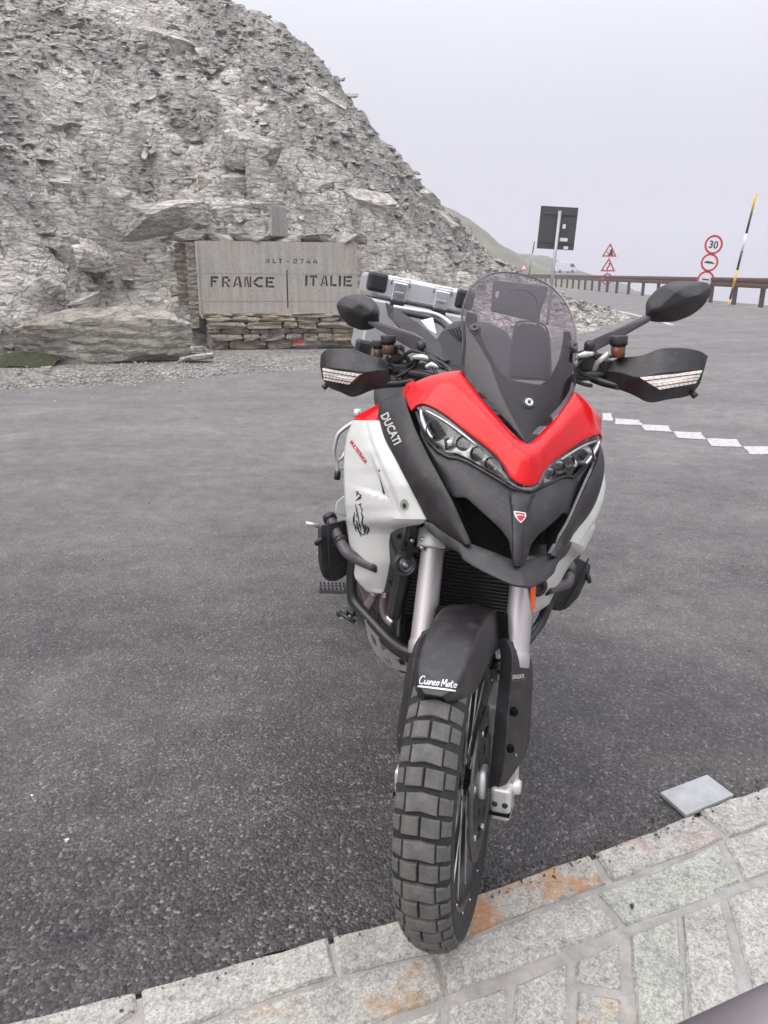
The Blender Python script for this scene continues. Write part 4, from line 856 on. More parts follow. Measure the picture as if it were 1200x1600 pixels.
for q, m in r2: slab(q, m, .0075, .0032, 'kerb_stone')
for q, m in pav: slab(q, m, .007, .003)
for i in range(9):       # paving carries on under and behind the camera
    for j in range(6):
        x0 = -1.5 + i * .42 + random.uniform(-.03, .03) + (j % 2) * .2; y1 = .98 - j * .34; ye = np.interp(x0, [-1.5, 3], [.62, 1.3]) if j == 0 else y1
        if x0 < -.75 and j == 0: continue
        slab([(x0, y1 - .30), (x0 + .38, y1 - .30), (x0 + .38, y1), (x0, y1)], random.choice([KG, KG2, KG, KO2]), .009, .004, world=True)
ka, kb_ = G(1100, 1263), G(1300, 1186); kd = (kb_ - ka).normalized(); kn = Vector((kd.y, -kd.x, 0))
for i in range(7):                      # the kerb runs on to the right
    p = G(1345, 1170) + kd * (i * .43); q_ = p + kd * (.41 + random.uniform(-.02, .015))
    slab([(p.x, p.y), (q_.x, q_.y), (q_.x + kn.x * .15, q_.y + kn.y * .15), (p.x + kn.x * .15, p.y + kn.y * .15)], random.choice([KG, KG2, KG, KP]), .008, .003, 'kerb_stone', True)
    a_ = p + kn * .17 + kd * .16; b_ = a_ + kd * .41
    slab([(a_.x, a_.y), (b_.x, b_.y), (b_.x + kn.x * .16, b_.y + kn.y * .16), (a_.x + kn.x * .16, a_.y + kn.y * .16)], random.choice([KG, KG2]), .0075, .003, 'kerb_stone', True)
# grey plate on the asphalt
M_plate = mat('grey_marble_plate', (.33, .335, .34), .35, var=.25, vscale=14)
P = [G(x, y) for x, y in [(1037, 1238), (1110, 1209), (1152, 1240), (1078, 1273)]]
o = filled('stone_tile', [(p.x, p.y, .002) for p in P], (0, 0, .012), M_plate, None, bevel=.002); tag(o, 'smooth grey rectangular tile lying loose on the asphalt beside the kerb', 'tile')
grit = []
for k in range(900):                   # crumbs of asphalt and grit along the kerb and scattered over the road
    if k < 420:
        i = random.randrange(0, 16); a, b = Vector(kerb_edge[i]), Vector(kerb_edge[i + 1]); q = a.lerp(b, random.random()); x, y = q.x + random.gauss(0, .01), q.y + random.gauss(.012, .022); z = .003 if y > q.y else .009
        grit.append((random.uniform(.003, .009), x, y, z))
    else: grit.append((random.uniform(.004, .010), random.uniform(-3, 3.5), random.uniform(1.7, 9), .002))
gp = []
for k in range(5):
    me = hull(800 + k, (1, .9, .7), 12); me.materials.append(mat('road_grit', (.07, .066, .064), .9, var=.6, vscale=90)); gp.append(me)
join_rocks('road_grit', grit, None, mset=gp, matf=lambda s, x, y, z: Matrix.Translation((x, y, z)) @ Matrix.Rotation(x * 991 % 6.28, 4, 'Z') @ Matrix.Diagonal((s, s, s, 1)))
# small litter: pebbles on kerb and road
M_peb = mat('dark_pebble', (.05, .05, .045), .9); M_pebw = mat('white_pebble', (.6, .59, .57), .9)
for px, py, r_, m, lab in [(995, 1418, .007, M_peb, 'dark round pebble on the pale kerb stones'), (112, 1322, .007, M_pebw, 'white chip on the dark asphalt at lower left'), (57, 1252, .005, M_pebw, 'tiny white crumb on the asphalt near the left edge')]:
    p = G(px, py); me = hull(int(px), (r_ * 2, r_ * 2, r_ * 1.5), 14, 1, .001); me.materials.append(m); o = bpy.data.objects.new('pebble', me); add(o, None, Matrix.Translation((p.x, p.y, .014 if py > 1400 else .004))); tag(o, lab, 'pebble')
# blurred grey rounded edge in the bottom right corner
a, b = AT(1085, 1640, .42), AT(1290, 1530, .42)
M_rail = mat('grey_satin_metal', (.17, .15, .16), .4, metal=.3)
pr = MB().prism([(0, 0, 0), (0, .16, 0), (0, .19, -.03), (0, .19, -.08), (0, 0, -.08)], (1, 0, 0))
a, b = AT(1134, 1653, .40), AT(1224, 1611, .40)
o = MB().tube([a - (b - a) * 2.0, b + (b - a) * 3.2], .030, 48).build('metal_rail', M_rail); tag(o, 'smooth grey rounded metal edge poking into the bottom right corner', 'metal rail')
# ================================================================== MOTORCYCLE
bike = empty('motorcycle', M_ROOT); tag(bike, 'red, white and black adventure motorcycle leaning on its stand with the front wheel turned', 'motorcycle')
bpy.context.view_layer.update()
def BP(*a): return [B(*p) for p in a]
def SPt(*a): return [S(*p) for p in a]
def Se(px, py, eta):                    # steered frame, on a plane parallel to the fork legs
    o, d = bray(px, py, True); t25 = math.tan(RAKE); k = (eta + (o.z - .335) * t25 - o.y) / (d.y - d.z * t25); return o + d * k
def c0(ps): ps[0].x = 0; return ps
def hullpts(name, pts, m, M=None, bevel=.006, seg=3, parent=bike):
    bm = bmesh.new(); [bm.verts.new(p) for p in pts]; c = bmesh.ops.convex_hull(bm, input=bm.verts[:]); bmesh.ops.delete(bm, geom=list(set(c['geom_interior'] + c['geom_unused'])), context='VERTS')
    bmesh.ops.dissolve_limit(bm, angle_limit=rad(6), verts=bm.verts[:], edges=bm.edges[:]); bmesh.ops.recalc_face_normals(bm, faces=bm.faces)
    me = bpy.data.meshes.new(name); bm.to_mesh(me); bm.free(); me.materials.append(m); me.polygons.foreach_set('use_smooth', [True] * len(me.polygons)); o = bpy.data.objects.new(name, me); add(o, parent, M)
    if bevel: k = o.modifiers.new('b', 'BEVEL'); k.width = bevel; k.segments = seg; k.limit_method = 'ANGLE'; k.angle_limit = rad(12); k.harden_normals = True
    return o
UP = Vector((0, -1, .35)).normalized()
# ---- red nose cowl
inner = [(822, 691, .103), (810, 685, .115), (798, 674, .132), (785, 660, .15), (757, 630, .185), (735, 602, .225), (717, 578, .259), (697, 580, .27), (669, 587, .283), (648, 596, .293)]
lower = [(819, 756, .053), (807, 751, .058), (796, 743, .07), (788, 727, .085), (774, 709, .105), (752, 691, .13), (730, 675, .155), (702, 653, .185), (680, 638, .205), (661, 630, .225), (649, 632, .238), (641, 642, .248), (631, 620, .292)]
red, = panel('nose_cowl', c0(BP(*inner)), c0(BP(*lower)), (.02, .014), M_red, bike, nU=40, nV=8, thick=.004, out=UP, weld=True, sm=False, ridge=.30, bevel=.001)
for s in (-1, 1):                       # outer flank folded back beside the headlight
    P = BP((648, 596, .293), (638, 602, .305), (631, 612, .315), (631, 622, .312), (641, 642, .27), (646, 622, .285))
    if s > 0: P = mirror_pts(P)
    hullpts('cowl_flank', P + [p + Vector((s * .004, .03, 0)) for p in P], M_red, bevel=.003)
# ---- headlights
hb_ = [(819, 764, .056), (801, 761, .068), (785, 751, .083), (757, 735, .108), (730, 720, .138), (713, 714, .153), (700, 713, .163), (683, 704, .188), (667, 687, .213), (656, 665, .23), (648, 642, .243)]
ht_ = lower[:11]
for s in (-1, 1):
    T_ = [p + Vector((0, .006, -.002)) for p in BP(*ht_)]; Bo = BP(*hb_)
    if s > 0: T_, Bo = mirror_pts(T_), mirror_pts(Bo)
    back = lambda P, k: [p + Vector((-p.x * .04, k, 0)) for p in P]
    hl = panel('headlight', back(T_, .05), back(Bo, .05), -.01, M_steel, bike, nU=30, nV=5, thick=.003)[0]
    panel('lens_cover', T_, Bo, .012, M_lens, hl, nU=34, nV=6, thick=0)[0].modifiers.clear()
    MB().tube(Bo, .0035, 8).build('lens_rim', M_black2, hl); MB().tube(T_, .0025, 8).build('lens_rim', M_black2, hl)
    def q(px, py, y): p = B(px, py, y); return Vector((-p.x, p.y, p.z)) if s > 0 else p
    for px, py, y, r in ((680, 671, .205, .021), (722, 691, .160, .0145), (744, 707, .135, .0142), (765, 722, .110, .012)):
        c = q(px, py, y); Mx = axisM(c, (s * .1, -1, .25))
        MB().lathe([(r * 1.02, .004), (r * .93, -.002), (r * .6, -.012), (r * .25, -.018), (.0001, -.018)], 28, Mx, cap=False).build('reflector', M_chrome, hl)
        MB().lathe([(r * 1.12, .001), (r * 1.12, .006), (r, .007), (r, -.001)], 28, Mx, closed=True).build('reflector_bezel', M_black2, hl)
        MB().lathe([(r * .34, -.016), (r * .30, -.008), (r * .12, -.004), (.0001, -.004)], 16, Mx).build('bulb_shield', M_dark, hl)
    MB().tube([q(*k) for k in ((655, 640, .226), (658, 655, .220), (664, 670, .210), (673, 684, .198))], [.003, .006, .006, .004], 8, smooth=5).build('light_guide', M_chrome, hl)
    MB().tube([q(*k) for k in ((662, 640, .216), (690, 655, .19), (715, 672, .165), (745, 695, .135))], .0028, 8, smooth=5).build('light_guide', M_steel, hl)
    hullpts('chrome_facet', [q(*k) for k in ((692, 684, .19), (708, 679, .18), (712, 697, .175), (694, 703, .18), (701, 690, .165))], M_chrome, bevel=0, parent=hl)
# ---- black beak between lights and intakes
bt = [(819, 766, .057), (801, 763, .069), (785, 753, .085), (757, 737, .11), (730, 722, .14), (713, 716, .155), (700, 716, .165), (683, 707, .19), (667, 690, .215), (655, 668, .232)]
bb = [(813, 881, -.022), (804, 873, -.016), (800, 860, -.006), (797, 843, .006), (783, 824, .024), (757, 801, .05), (731, 778, .082), (727, 775, .087), (710, 776, .103), (698, 762, .13), (684, 738, .165), (668, 710, .2), (654, 684, .228)]
beak, = panel('beak', c0(BP(*bt)), c0(BP(*bb)), (.012, .006), M_black, bike, nU=40, nV=8, thick=.004, out=UP, weld=True, sm=False, bevel=.001)
# raised spine down the middle of the beak
sp = []
for (py, hw, y, lift) in ((770, 21, .055, .002), (785, 18, .045, .010), (803, 14.5, .034, .014), (825, 12, .018, .014), (850, 10.5, -.002, .010), (872, 8, -.016, .006), (882, 5, -.024, .002)):
    cx = 819 - (py - 770) * .052; sp.append([B(cx - hw, py, y + .012), B(cx - hw * .72, py, y - lift), B(cx, py, y - lift - .004), B(cx + hw * .72, py, y - lift), B(cx + hw, py, y + .012)])
    k = (sp[-1][0].x + sp[-1][4].x) / 2
    for p in sp[-1]: p.x -= k
vs, fs = loft(sp, 13, False); ob('beak_spine', vs, fs, M_black, bike, solid=.003, bevel=.001)
# lower lip
lu = [(813, 878, -.008), (797, 871, .002), (770, 860, .022), (742, 850, .048), (725, 844, .062), (700, 831, .095), (680, 819, .125), (663, 812, .145)]
ll = [(820, 914, -.068), (806, 913, -.062), (792, 908, -.05), (757, 892, -.012), (735, 880, .018), (724, 872, .035), (721, 864, .045), (701, 852, .082), (680, 838, .11), (664, 823, .14)]
lip, = panel('beak_lip', c0(BP(*lu)), c0(BP(*ll)), .0015, M_black, bike, nU=60, nV=3, thick=.006, out=UP, weld=True, sm=False)
# intakes with honeycomb mesh
for s in (-1, 1):
    fl = (lambda p: Vector((-p.x, p.y, p.z))) if s > 0 else (lambda p: p)
    P = [fl(B(*k)) for k in ((706, 776, .17), (731, 776, .15), (757, 799, .12), (783, 822, .09), (800, 845, .07), (802, 872, .06), (765, 862, .09), (735, 850, .11), (716, 812, .14))]
    it = filled('air_intake', P, (0, .004, 0), M_dark, bike)
    mb = MB(); R_ = 5.6
    from mathutils.geometry import intersect_point_tri_2d
    poly = [(708, 778), (731, 778), (757, 801), (783, 824), (798, 846), (799, 866), (765, 858), (738, 847), (720, 812)]
    def inside(x, y):
        c = False; n = len(poly)
        for i in range(n):
            (x1, y1), (x2, y2) = poly[i], poly[(i + 1) % n]
            if (y1 > y) != (y2 > y) and x < (x2 - x1) * (y - y1) / (y2 - y1) + x1: c = not c
        return c
    for i in range(18):
        for j in range(20):
            cx = 705 + i * R_ * 1.5; cy = 772 + (j + (i % 2) * .5) * R_ * 1.1
            for k in range(3):
                a0, a1 = k * math.pi / 3, (k + 1) * math.pi / 3; x1, y1, x2, y2 = cx + R_ * math.cos(a0), cy + R_ * .64 * math.sin(a0), cx + R_ * math.cos(a1), cy + R_ * .64 * math.sin(a1)
                if inside(x1, y1) and inside(x2, y2):
                    dep = lambda x: .125 - (x - 708) * .0009
                    mb.tube([fl(B(x1, y1, dep(x1))), fl(B(x2, y2, dep(x2)))], .0011, 4, cap=False)
    mb.build('honeycomb_grille', M_dark, it, smooth=False)
filled('inner_fairing', BP((700, 765, .19), (760, 765, .17), (813, 790, .15)) + mirror_pts(BP((760, 765, .17), (700, 765, .19), (712, 850, .19), (760, 868, .16))) + BP((813, 880, .13), (760, 868, .16), (712, 850, .19)), (0, .01, 0), M_dark, bike)
hullpts('intake_floor', [Vector((a * x, y, z)) for a in (-1, 1) for x, y, z in ((.135, .15, .845), (.14, .16, .93), (.05, .14, .83), (.05, .14, .94), (.13, .17, .93), (.13, .165, .845), (.05, .155, .83))], M_dark, bevel=0)
# ---- spear shaped side blades carrying the lettering
so = [(590, 637, .40), (592, 656, .355), (601, 686, .285), (620, 720, .222), (639, 756, .180), (657, 789, .160), (669, 810, .145), (690, 826, .105), (727, 850, .055)]
si = [(601, 624, .41), (627, 619, .34), (636, 640, .27), (648, 672, .22), (668, 712, .175), (685, 742, .138), (708, 784, .090), (722, 815, .068), (737, 848, .044)]
blades = panel('side_blade', BP(*so), BP(*si), .010, M_black, bike, nU=34, nV=6, thick=.005, out=Vector((-.5, -.8, .2)).normalized())
vm = [Vector((-v.co.x, v.co.y, v.co.z)) for v in blades[0].data.vertices]; ob('side_blade', vm, [tuple(p.vertices) for p in blades[0].data.polygons], M_black, bike, solid=.005, bevel=.0015)
gi = [(627, 619, .352), (636, 640, .282), (648, 672, .232), (668, 712, .187), (685, 742, .150), (708, 784, .102), (722, 815, .08), (737, 848, .056)]
go = [(655, 640, .262), (658, 668, .25), (662, 690, .235), (672, 712, .212), (688, 740, .177), (702, 764, .142), (714, 780, .118), (722, 800, .12)]
panel('inner_fairing', BP(*gi), BP(*go), -.004, M_dark, bike, nU=24, nV=3, thick=.003, mirror=True)
# dark inner fairing behind blades, lamps and intakes
for s in (-1, 1):
    P = [B(*k) for k in ((628, 622, .36), (650, 650, .30), (690, 720, .24), (712, 770, .2), (730, 850, .16), (690, 835, .2), (650, 800, .26), (610, 730, .33), (598, 660, .40))]
    if s > 0: P = mirror_pts(P)
    filled('inner_fairing', P, (0, .01, 0), M_dark, bike)
# ---- white side panels
rows = [(658, 550, .48, 592, .362), (682, 541, .46, 600, .30), (705, 538, .435, 611, .252), (731, 537, .405, 625, .215), (759, 538, .385, 641, .186), (790, 540, .365, 657, .168), (811, 542.5, .375, 668, .152), (818, 543, .380, 655, .185), (822, 544, .383, 626, .25), (832, 545.5, .388, 611, .28), (848, 547, .39, 609, .288), (877, 550.5, .382, 611, .295), (905, 558, .368, 606, .32), (922, 574, .36, 602, .335), (927, 585, .35, 598, .335)]
def white_side(s):
    n = 44; m = 72; V = []; pys = [r[0] for r in rows]; sm = lambda a, b, x: (lambda t: t * t * (3 - 2 * t))(min(1, max(0, (x - a) / (b - a))))
    for r in range(m):
        py = pys[0] + (pys[-1] - pys[0]) * r / (m - 1); xa, ya, xb, yb = [float(np.interp(py, pys, [q[c] for q in rows])) for c in (1, 2, 3, 4)]
        for i in range(n):
            t = i / (n - 1); y = yb + (ya - yb) * (.25 * t + .75 * t ** 2.2); px = xb + (xa - xb) * t
            d = 0.0
            if py < 815:                                   # raised flange along the leading edge
                fe = 16 + (py - 660) * .10; d += .007 * sm(fe, fe + 7, xb - px) * (1 - sm(795, 815, py))
                sx = 588 + (py - 735) * .41                # air scoop pressed in, deepest at the slit
                if py > 700: d += .017 * sm(xa - 8, sx, px) * (1 - sm(sx, sx + 3, px)) * sm(700, 745, py) * (1 - sm(757 + (px - 550) * .30, 764 + (px - 550) * .30, py))
            if py > 815: d += .010 * (1 - sm(0, 12, px - 540)) - .004 * sm(585, 600, px)
            p = B(px, py, y + d); V.append(Vector((-p.x, p.y, p.z)) if s > 0 else p)
    F = [(r * n + i, r * n + i + 1, (r + 1) * n + i + 1, (r + 1) * n + i) for r in range(m - 1) for i in range(n - 1)]
    return ob('side_panel', V, F, M_white, bike, solid=.005, off=0)
wl_, wr_ = white_side(-1), white_side(1)
for s in (-1, 1):                       # red shoulder of the tank
    P = BP((549, 659, .485), (553, 651, .49), (575, 639, .48), (601, 625, .46), (609, 623, .445), (594, 637, .40), (588, 649, .37), (592, 667, .345), (583, 659, .38), (565, 658, .43))
    if s > 0: P = mirror_pts(P)
    filled('tank_shoulder', P, (-s * .01, .04, -.004), M_red, bike, bevel=.003)
# slit on the white panel
decal('panel_slit', [(0, 0), (.3, 1), (.6, 1.0), (.45, 0)], [(0, 1, 2, 3)], (598, 772), (606, 770), (588, 735), [wl_], M_blackprint, bike, None)
# ---- windscreen
E_ = [(0, .103, 1.06), (.045, .150, 1.097), (.09, .2, 1.13), (.128, .254, 1.168), (.131, .288, 1.225), (.136, .335, 1.28), (.128, .367, 1.318), (.113, .388, 1.348), (.081, .408, 1.376), (.042, .42, 1.39), (0, .424, 1.394)]
Ci = [(1.06, .103), (1.134, .16), (1.2, .215), (1.26, .275), (1.32, .34), (1.394, .424)]
def yc(z): return float(np.interp(z, [a for a, b in Ci], [b for a, b in Ci]))
def ys(x, z):
    xe = max(.004, float(np.interp(z, [e[2] for e in E_], [e[0] for e in E_]))); ye = float(np.interp(z, [e[2] for e in E_], [e[1] for e in E_])); return yc(z) + (ye - yc(z)) * min(1.2, abs(x) / xe) ** 2.2
Ee = catmull([Vector(p) for p in E_], 5); n = 14; V = []
for p in Ee:
    for i in range(-n, n + 1):
        u = i / n; V.append(Vector((p.x * u, yc(p.z) + (p.y - yc(p.z)) * abs(u) ** 2.2, p.z)))
W_ = 2 * n + 1; m = len(Ee); F = [(r * W_ + i, r * W_ + i + 1, (r + 1) * W_ + i + 1, (r + 1) * W_ + i) for r in range(m - 1) for i in range(W_ - 1)]
me = meshdata('windscreen', V, F, M_screen); bm = bmesh.new(); bm.from_mesh(me); bmesh.ops.remove_doubles(bm, verts=bm.verts, dist=.0004); bmesh.ops.recalc_face_normals(bm, faces=bm.faces); bm.to_mesh(me); bm.free(); ws = bpy.data.objects.new('windscreen', me); add(ws, bike)
k = ws.modifiers.new('s', 'SOLIDIFY'); k.thickness = .003; k.offset = 1
MB().tube([p + Vector((0, 0, 0)) for p in Ee[14:]] , .0022, 6).build('screen_edge', M_grey_pl, ws); MB().tube(mirror_pts(Ee[14:]), .0022, 6).build('screen_edge', M_grey_pl, ws)
bi = [(0, 1.172), (.03, 1.172), (.05, 1.178), (.066, 1.20), (.085, 1.228), (.098, 1.262), (.104, 1.288)]; bo_ = [(0, 1.066), (.04, 1.098), (.085, 1.132), (.122, 1.172), (.127, 1.225), (.128, 1.265), (.122, 1.290)]
f = lambda L: [Vector((x, ys(x, z) + .012, z)) for x, z in L]
brk, = panel('screen_bracket', f(bi), f(bo_), .0, M_bracket, bike, nU=24, nV=10, thick=.003, weld=True)
for v in brk.data.vertices: v.co.y = ys(v.co.x, v.co.z) + .013
for px, py, L in ((737.5, 512, None), (890, 538, None), (822.5, 627, None)):
    o, d = bray(px, py); t = 1.2
    while True:
        p = o + d * t
        if p.y > ys(p.x, p.z) or t > 3: break
        t += .002
    Mx = axisM(p - Vector((0, .002, 0)), (p.x * 4, -1, .7)); b_ = MB().lathe([(.0135, -.004), (.0145, .001), (.0125, .004), (.0105, .004)], 24, Mx).build('screen_grommet', M_black2, ws)
    MB().lathe([(.0095, 0), (.0095, .006), (.0085, .008), (.0042, .008), (.0038, .003), (.0001, .003)], 20, Mx).build('bolt', M_steel if px == 822.5 else M_grey_pl, ws)
# cockpit seen through the screen
M_cock = mat('cockpit_grey', (.06, .055, .058), .45, var=.1); M_cock2 = mat('device_back', (.04, .034, .038), .5, var=.1)
hullpts('instrument_panel', BP((800, 506, .40), (812, 500, .40), (842, 503, .40), (853, 520, .40), (857, 560, .36), (857, 592, .33), (793, 586, .33), (795, 540, .36)) + BP((798, 510, .44), (852, 515, .44), (857, 590, .40), (792, 590, .40)), M_cock, bevel=.006)
MB().tube(BP((794, 590, .325), (796, 540, .35), (801, 506, .392), (812, 499, .395), (842, 502, .395), (853, 519, .392), (857, 560, .35), (857, 592, .325)), .0022, 8, smooth=4).build('instrument_rim', M_grey_pl, bike)
nav = hullpts('navigation_device', BP((765, 435, .52), (852, 444, .52), (836, 500, .48), (762, 484, .48), (765, 435, .535), (852, 444, .535), (836, 500, .495), (762, 484, .495)), M_cock2, bevel=.004)
filled('device_sticker', BP((770, 453, .505), (775, 452, .505), (772, 468, .495), (768, 468, .495)), (0, .001, 0), M_letter, nav)
MB().tube(BP((792, 452, .50), (805, 448, .495), (828, 456, .49), (838, 480, .475), (836, 505, .45)), .0025, 8, smooth=6).build('cable', M_hose, bike)
# ---- tank, seat, luggage behind
hullpts('fuel_tank', [Vector(p) for p in ((.15, .5, 1.03), (-.15, .5, 1.03), (.22, .7, 1.0), (-.22, .7, 1.0), (.24, .62, .85), (-.24, .62, .85), (.12, .6, 1.13), (-.12, .6, 1.13), (.1, 1.0, 1.0), (-.1, 1.0, 1.0), (.13, .95, .8), (-.13, .95, .8), (.1, .8, 1.14), (-.1, .8, 1.14))], M_black2, bevel=.03)
tbag = hullpts('tank_bag', BP((668, 545, .80), (690, 508, .85), (710, 495, .9), (760, 500, .9), (800, 520, .85), (800, 590, .75), (700, 600, .72), (672, 585, .74)) + BP((690, 520, .98), (780, 515, .98), (790, 560, .95), (690, 580, .95)), M_seat, bevel=.02)
for k in range(7):
    MB().tube(BP((688 + k * 5, 516 - k * 2, .86), (700 + k * 5, 514 - k * 1, .84), (711 + k * 3, 534 - k * 2, .82)), .0025, 6, smooth=4).build('bag_rib', M_black2, tbag)
hullpts('seat', [Vector(p) for p in ((.14, .95, .93), (-.14, .95, .93), (.18, 1.25, .93), (-.18, 1.25, .93), (.15, 1.5, 1.03), (-.15, 1.5, 1.03), (.12, .95, .84), (-.12, .95, .84), (.14, 1.5, .9), (-.14, 1.5, .9))], M_seat, bevel=.03)
hullpts('tail_unit', [Vector(p) for p in ((.12, 1.2, .85), (-.12, 1.2, .85), (.1, 1.85, 1.0), (-.1, 1.85, 1.0), (.1, 1.85, .93), (-.1, 1.85, .93), (.14, 1.2, .93), (-.14, 1.2, .93))], M_black2, bevel=.02)
P1 = BP((598, 472, .92), (612, 481, .92), (650, 504, .86), (685, 534, .80), (702, 562, .76), (690, 564, .76), (664, 549, .80), (640, 532, .84), (616, 508, .88), (603, 494, .90))
filled('wind_deflector', P1, (.0, .02, .0), M_black, bike, bevel=.003)
MB().tube(BP((610, 479, 1.38), (640, 484, 1.36), (680, 491, 1.34), (706, 509, 1.28)), .007, 10, smooth=5).build('grab_rail', M_cast, bike)
MB().tube(BP((618, 487, 1.30), (655, 494, 1.28), (684, 502, 1.26), (700, 520, 1.2)), .009, 10, smooth=5).build('grab_rail', M_hose, bike)
filled('seat_side_cover', BP((653, 500, 1.2), (672, 495, 1.2), (678, 520, 1.15), (679, 535, 1.15), (664, 512, 1.18)), (0, .01, 0), M_case, bike, bevel=.002)
# top case
x0, x1, z0, z1, z2 = -.238, .142, 1.06, 1.268, 1.352; yb = 1.45
tcM = Matrix.Translation(((x0 + x1) / 2, yb, 0)); hw = (x1 - x0) / 2
tcb = MB().box((0, .2, (z0 + z1) / 2), (2 * hw - .012, .4, z1 - z0)).build('top_case', M_case, bike, tcM, smooth=False, bevel=.012)
MB().box((0, .2, (z1 + z2) / 2 + .002), (2 * hw, .41, z2 - z1)).build('lid', M_case, tcb, smooth=False, bevel=.014)
MB().box((0, -.004, z1 + .012), (2 * hw - .07, .006, .008)).build('lid_groove', M_steel, tcb, smooth=False, bevel=.001)
for s in (-1, 1):
    MB().box((s * (hw - .028), .02, (z1 + z2) / 2 + .012), (.07, .07, (z2 - z1) * .82)).build('corner_protector', M_black2, tcb, smooth=False, bevel=.012)
    MB().box((s * (hw - .02), .02, z0 + .02), (.06, .06, .07)).build('corner_protector', M_black2, tcb, smooth=False, bevel=.012)
    cx = s * .078 - .003
    lt = MB().box((cx, -.012, z1 + .035), (.052, .014, .066)).build('latch', M_chrome, tcb, smooth=False, bevel=.004)
    MB().box((cx, -.012, z1 - .012), (.05, .016, .032)).build('latch_base', M_black2, lt, smooth=False, bevel=.003)
    MB().box((cx, -.022, z1 + .03), (.034, .008, .012)).build('latch_hook', M_steel, lt, smooth=False, bevel=.002)
    MB().tube([(cx - .034, -.014, z2 - .028), (cx - .032, -.018, z2 - .004), (cx + .032, -.018, z2 - .004), (cx + .034, -.014, z2 - .028)], .003, 8).build('latch_wire', M_chrome, lt)
hullpts('luggage_plate', [Vector(p) for p in ((.16, 1.42, 1.05), (-.2, 1.42, 1.05), (.16, 1.85, 1.05), (-.2, 1.85, 1.05), (.16, 1.42, 1.03), (-.2, 1.42, 1.03), (.16, 1.85, 1.03), (-.2, 1.85, 1.03))], M_black2, bevel=.004)
# ---- rack tube, bracket, foot peg, soft bags, crash bars
MB().tube(BP((551, 660, .95), (533, 673, .95), (525, 684, .95), (521, 705, .95), (522, 716, .95), (526, 724, .95), (527, 746, .95)), .0065, 10, smooth=5).build('rack_tube', M_cast, bike)
MB().tube(BP((556, 640, 1.0), (557, 655, 1.0)), .012, 10).build('rack_tube', M_cast, bike)
MB().tube(BP((540, 703, .95), (534, 716, .95), (526, 722, .95)), .005, 8).build('rack_tube', M_cast, bike); MB().tube(BP((541, 733, .95), (530, 734, .95), (526, 722, .95)), .005, 8).build('rack_tube', M_cast, bike)
MB().tube(BP((527, 737, .95), (526, 750, .95)), .010, 8).build('rubber_end', M_hose, bike)
hullpts('heel_guard', BP((545, 773, .85), (534, 777, .85), (525, 785, .85), (524, 800, .85), (530, 806, .85), (545, 806, .85), (545, 773, .88), (524, 790, .88), (545, 806, .88)), M_white, bevel=.004)
for s in (-1, 1):
    fl = mirror_pts if s > 0 else (lambda P: P)
    bg = hullpts('soft_bag', fl(BP((497, 822, .41), (540, 812, .44), (546, 850, .43), (545, 900, .43), (520, 914, .42), (505, 905, .41), (497, 880, .40), (496, 840, .40)) + BP((508, 830, .62), (540, 825, .62), (540, 885, .62), (514, 885, .62))), M_black, bevel=.012)
    MB().tube(fl(BP((513, 815, .40), (514, 850, .395), (516, 880, .395), (520, 905, .40))), .0022, 6, smooth=4).build('zip', M_hose, bg)
    MB().tube(fl(BP((494, 852, .40), (504, 842, .395))), .006, 6).build('strap_buckle', M_hose, bg)
    ct = fl(BP((514, 808, .475), (520, 820, .455), (530, 842, .41), (543, 864, .365), (562, 875, .35), (589, 886, .32)))
    cb = MB().tube(ct, .0138, 16, smooth=6).build('crash_bar', M_grey_pl, bike)
    MB().lathe([(.0, .006), (.011, .006), (.0142, .003), (.0142, -.004)], 18, axisM(ct[-1], ct[-1] - ct[-2])).build('bar_plug', M_black2, cb)
    a_, b_ = ct[2], ct[3]; MB().tube([a_.lerp(b_, .1), a_.lerp(b_, .35)], .0175, 16).build('bar_sleeve', M_black2, cb); MB().tube([ct[0], ct[0].lerp(ct[1], .5)], .0175, 16).build('bar_sleeve', M_black2, cb)
    MB().tube(fl(BP((553, 872, .375), (551, 900, .385), (552, 930, .38), (562, 948, .36), (585, 972, .315), (612, 1000, .26), (640, 1018, .21), (680, 1026, .17))), .0135, 14, smooth=6).build('crash_bar', M_black2, bike)
    MB().tube(fl(BP((596, 992, .31), (618, 1012, .26), (645, 1030, .22))), .012, 12, smooth=4).build('crash_bar', M_black2, bike)
    fp = MB().box((0, 0, 0), (.085, .05, .014)).build('foot_peg', M_grey_pl, bike, Matrix.Translation((s * abs(B(521, 921, .80).x), .80, B(521, 921, .80).z)) @ Matrix.Rotation(rad(6 * s), 4, 'Y'), smooth=False, bevel=.003)
    mb = MB(); [mb.box((-.036 + k * .012, e, .010), (.005, .008, .008)) for k in range(7) for e in (-.02, .0, .02)]; mb.build('peg_teeth', M_black2, fp, smooth=False)
MB().tube(BP((478, 819, .62), (488, 821, .62), (500, 824, .62)), .006, 8).build('rear_brake_tip', M_cast, bike)
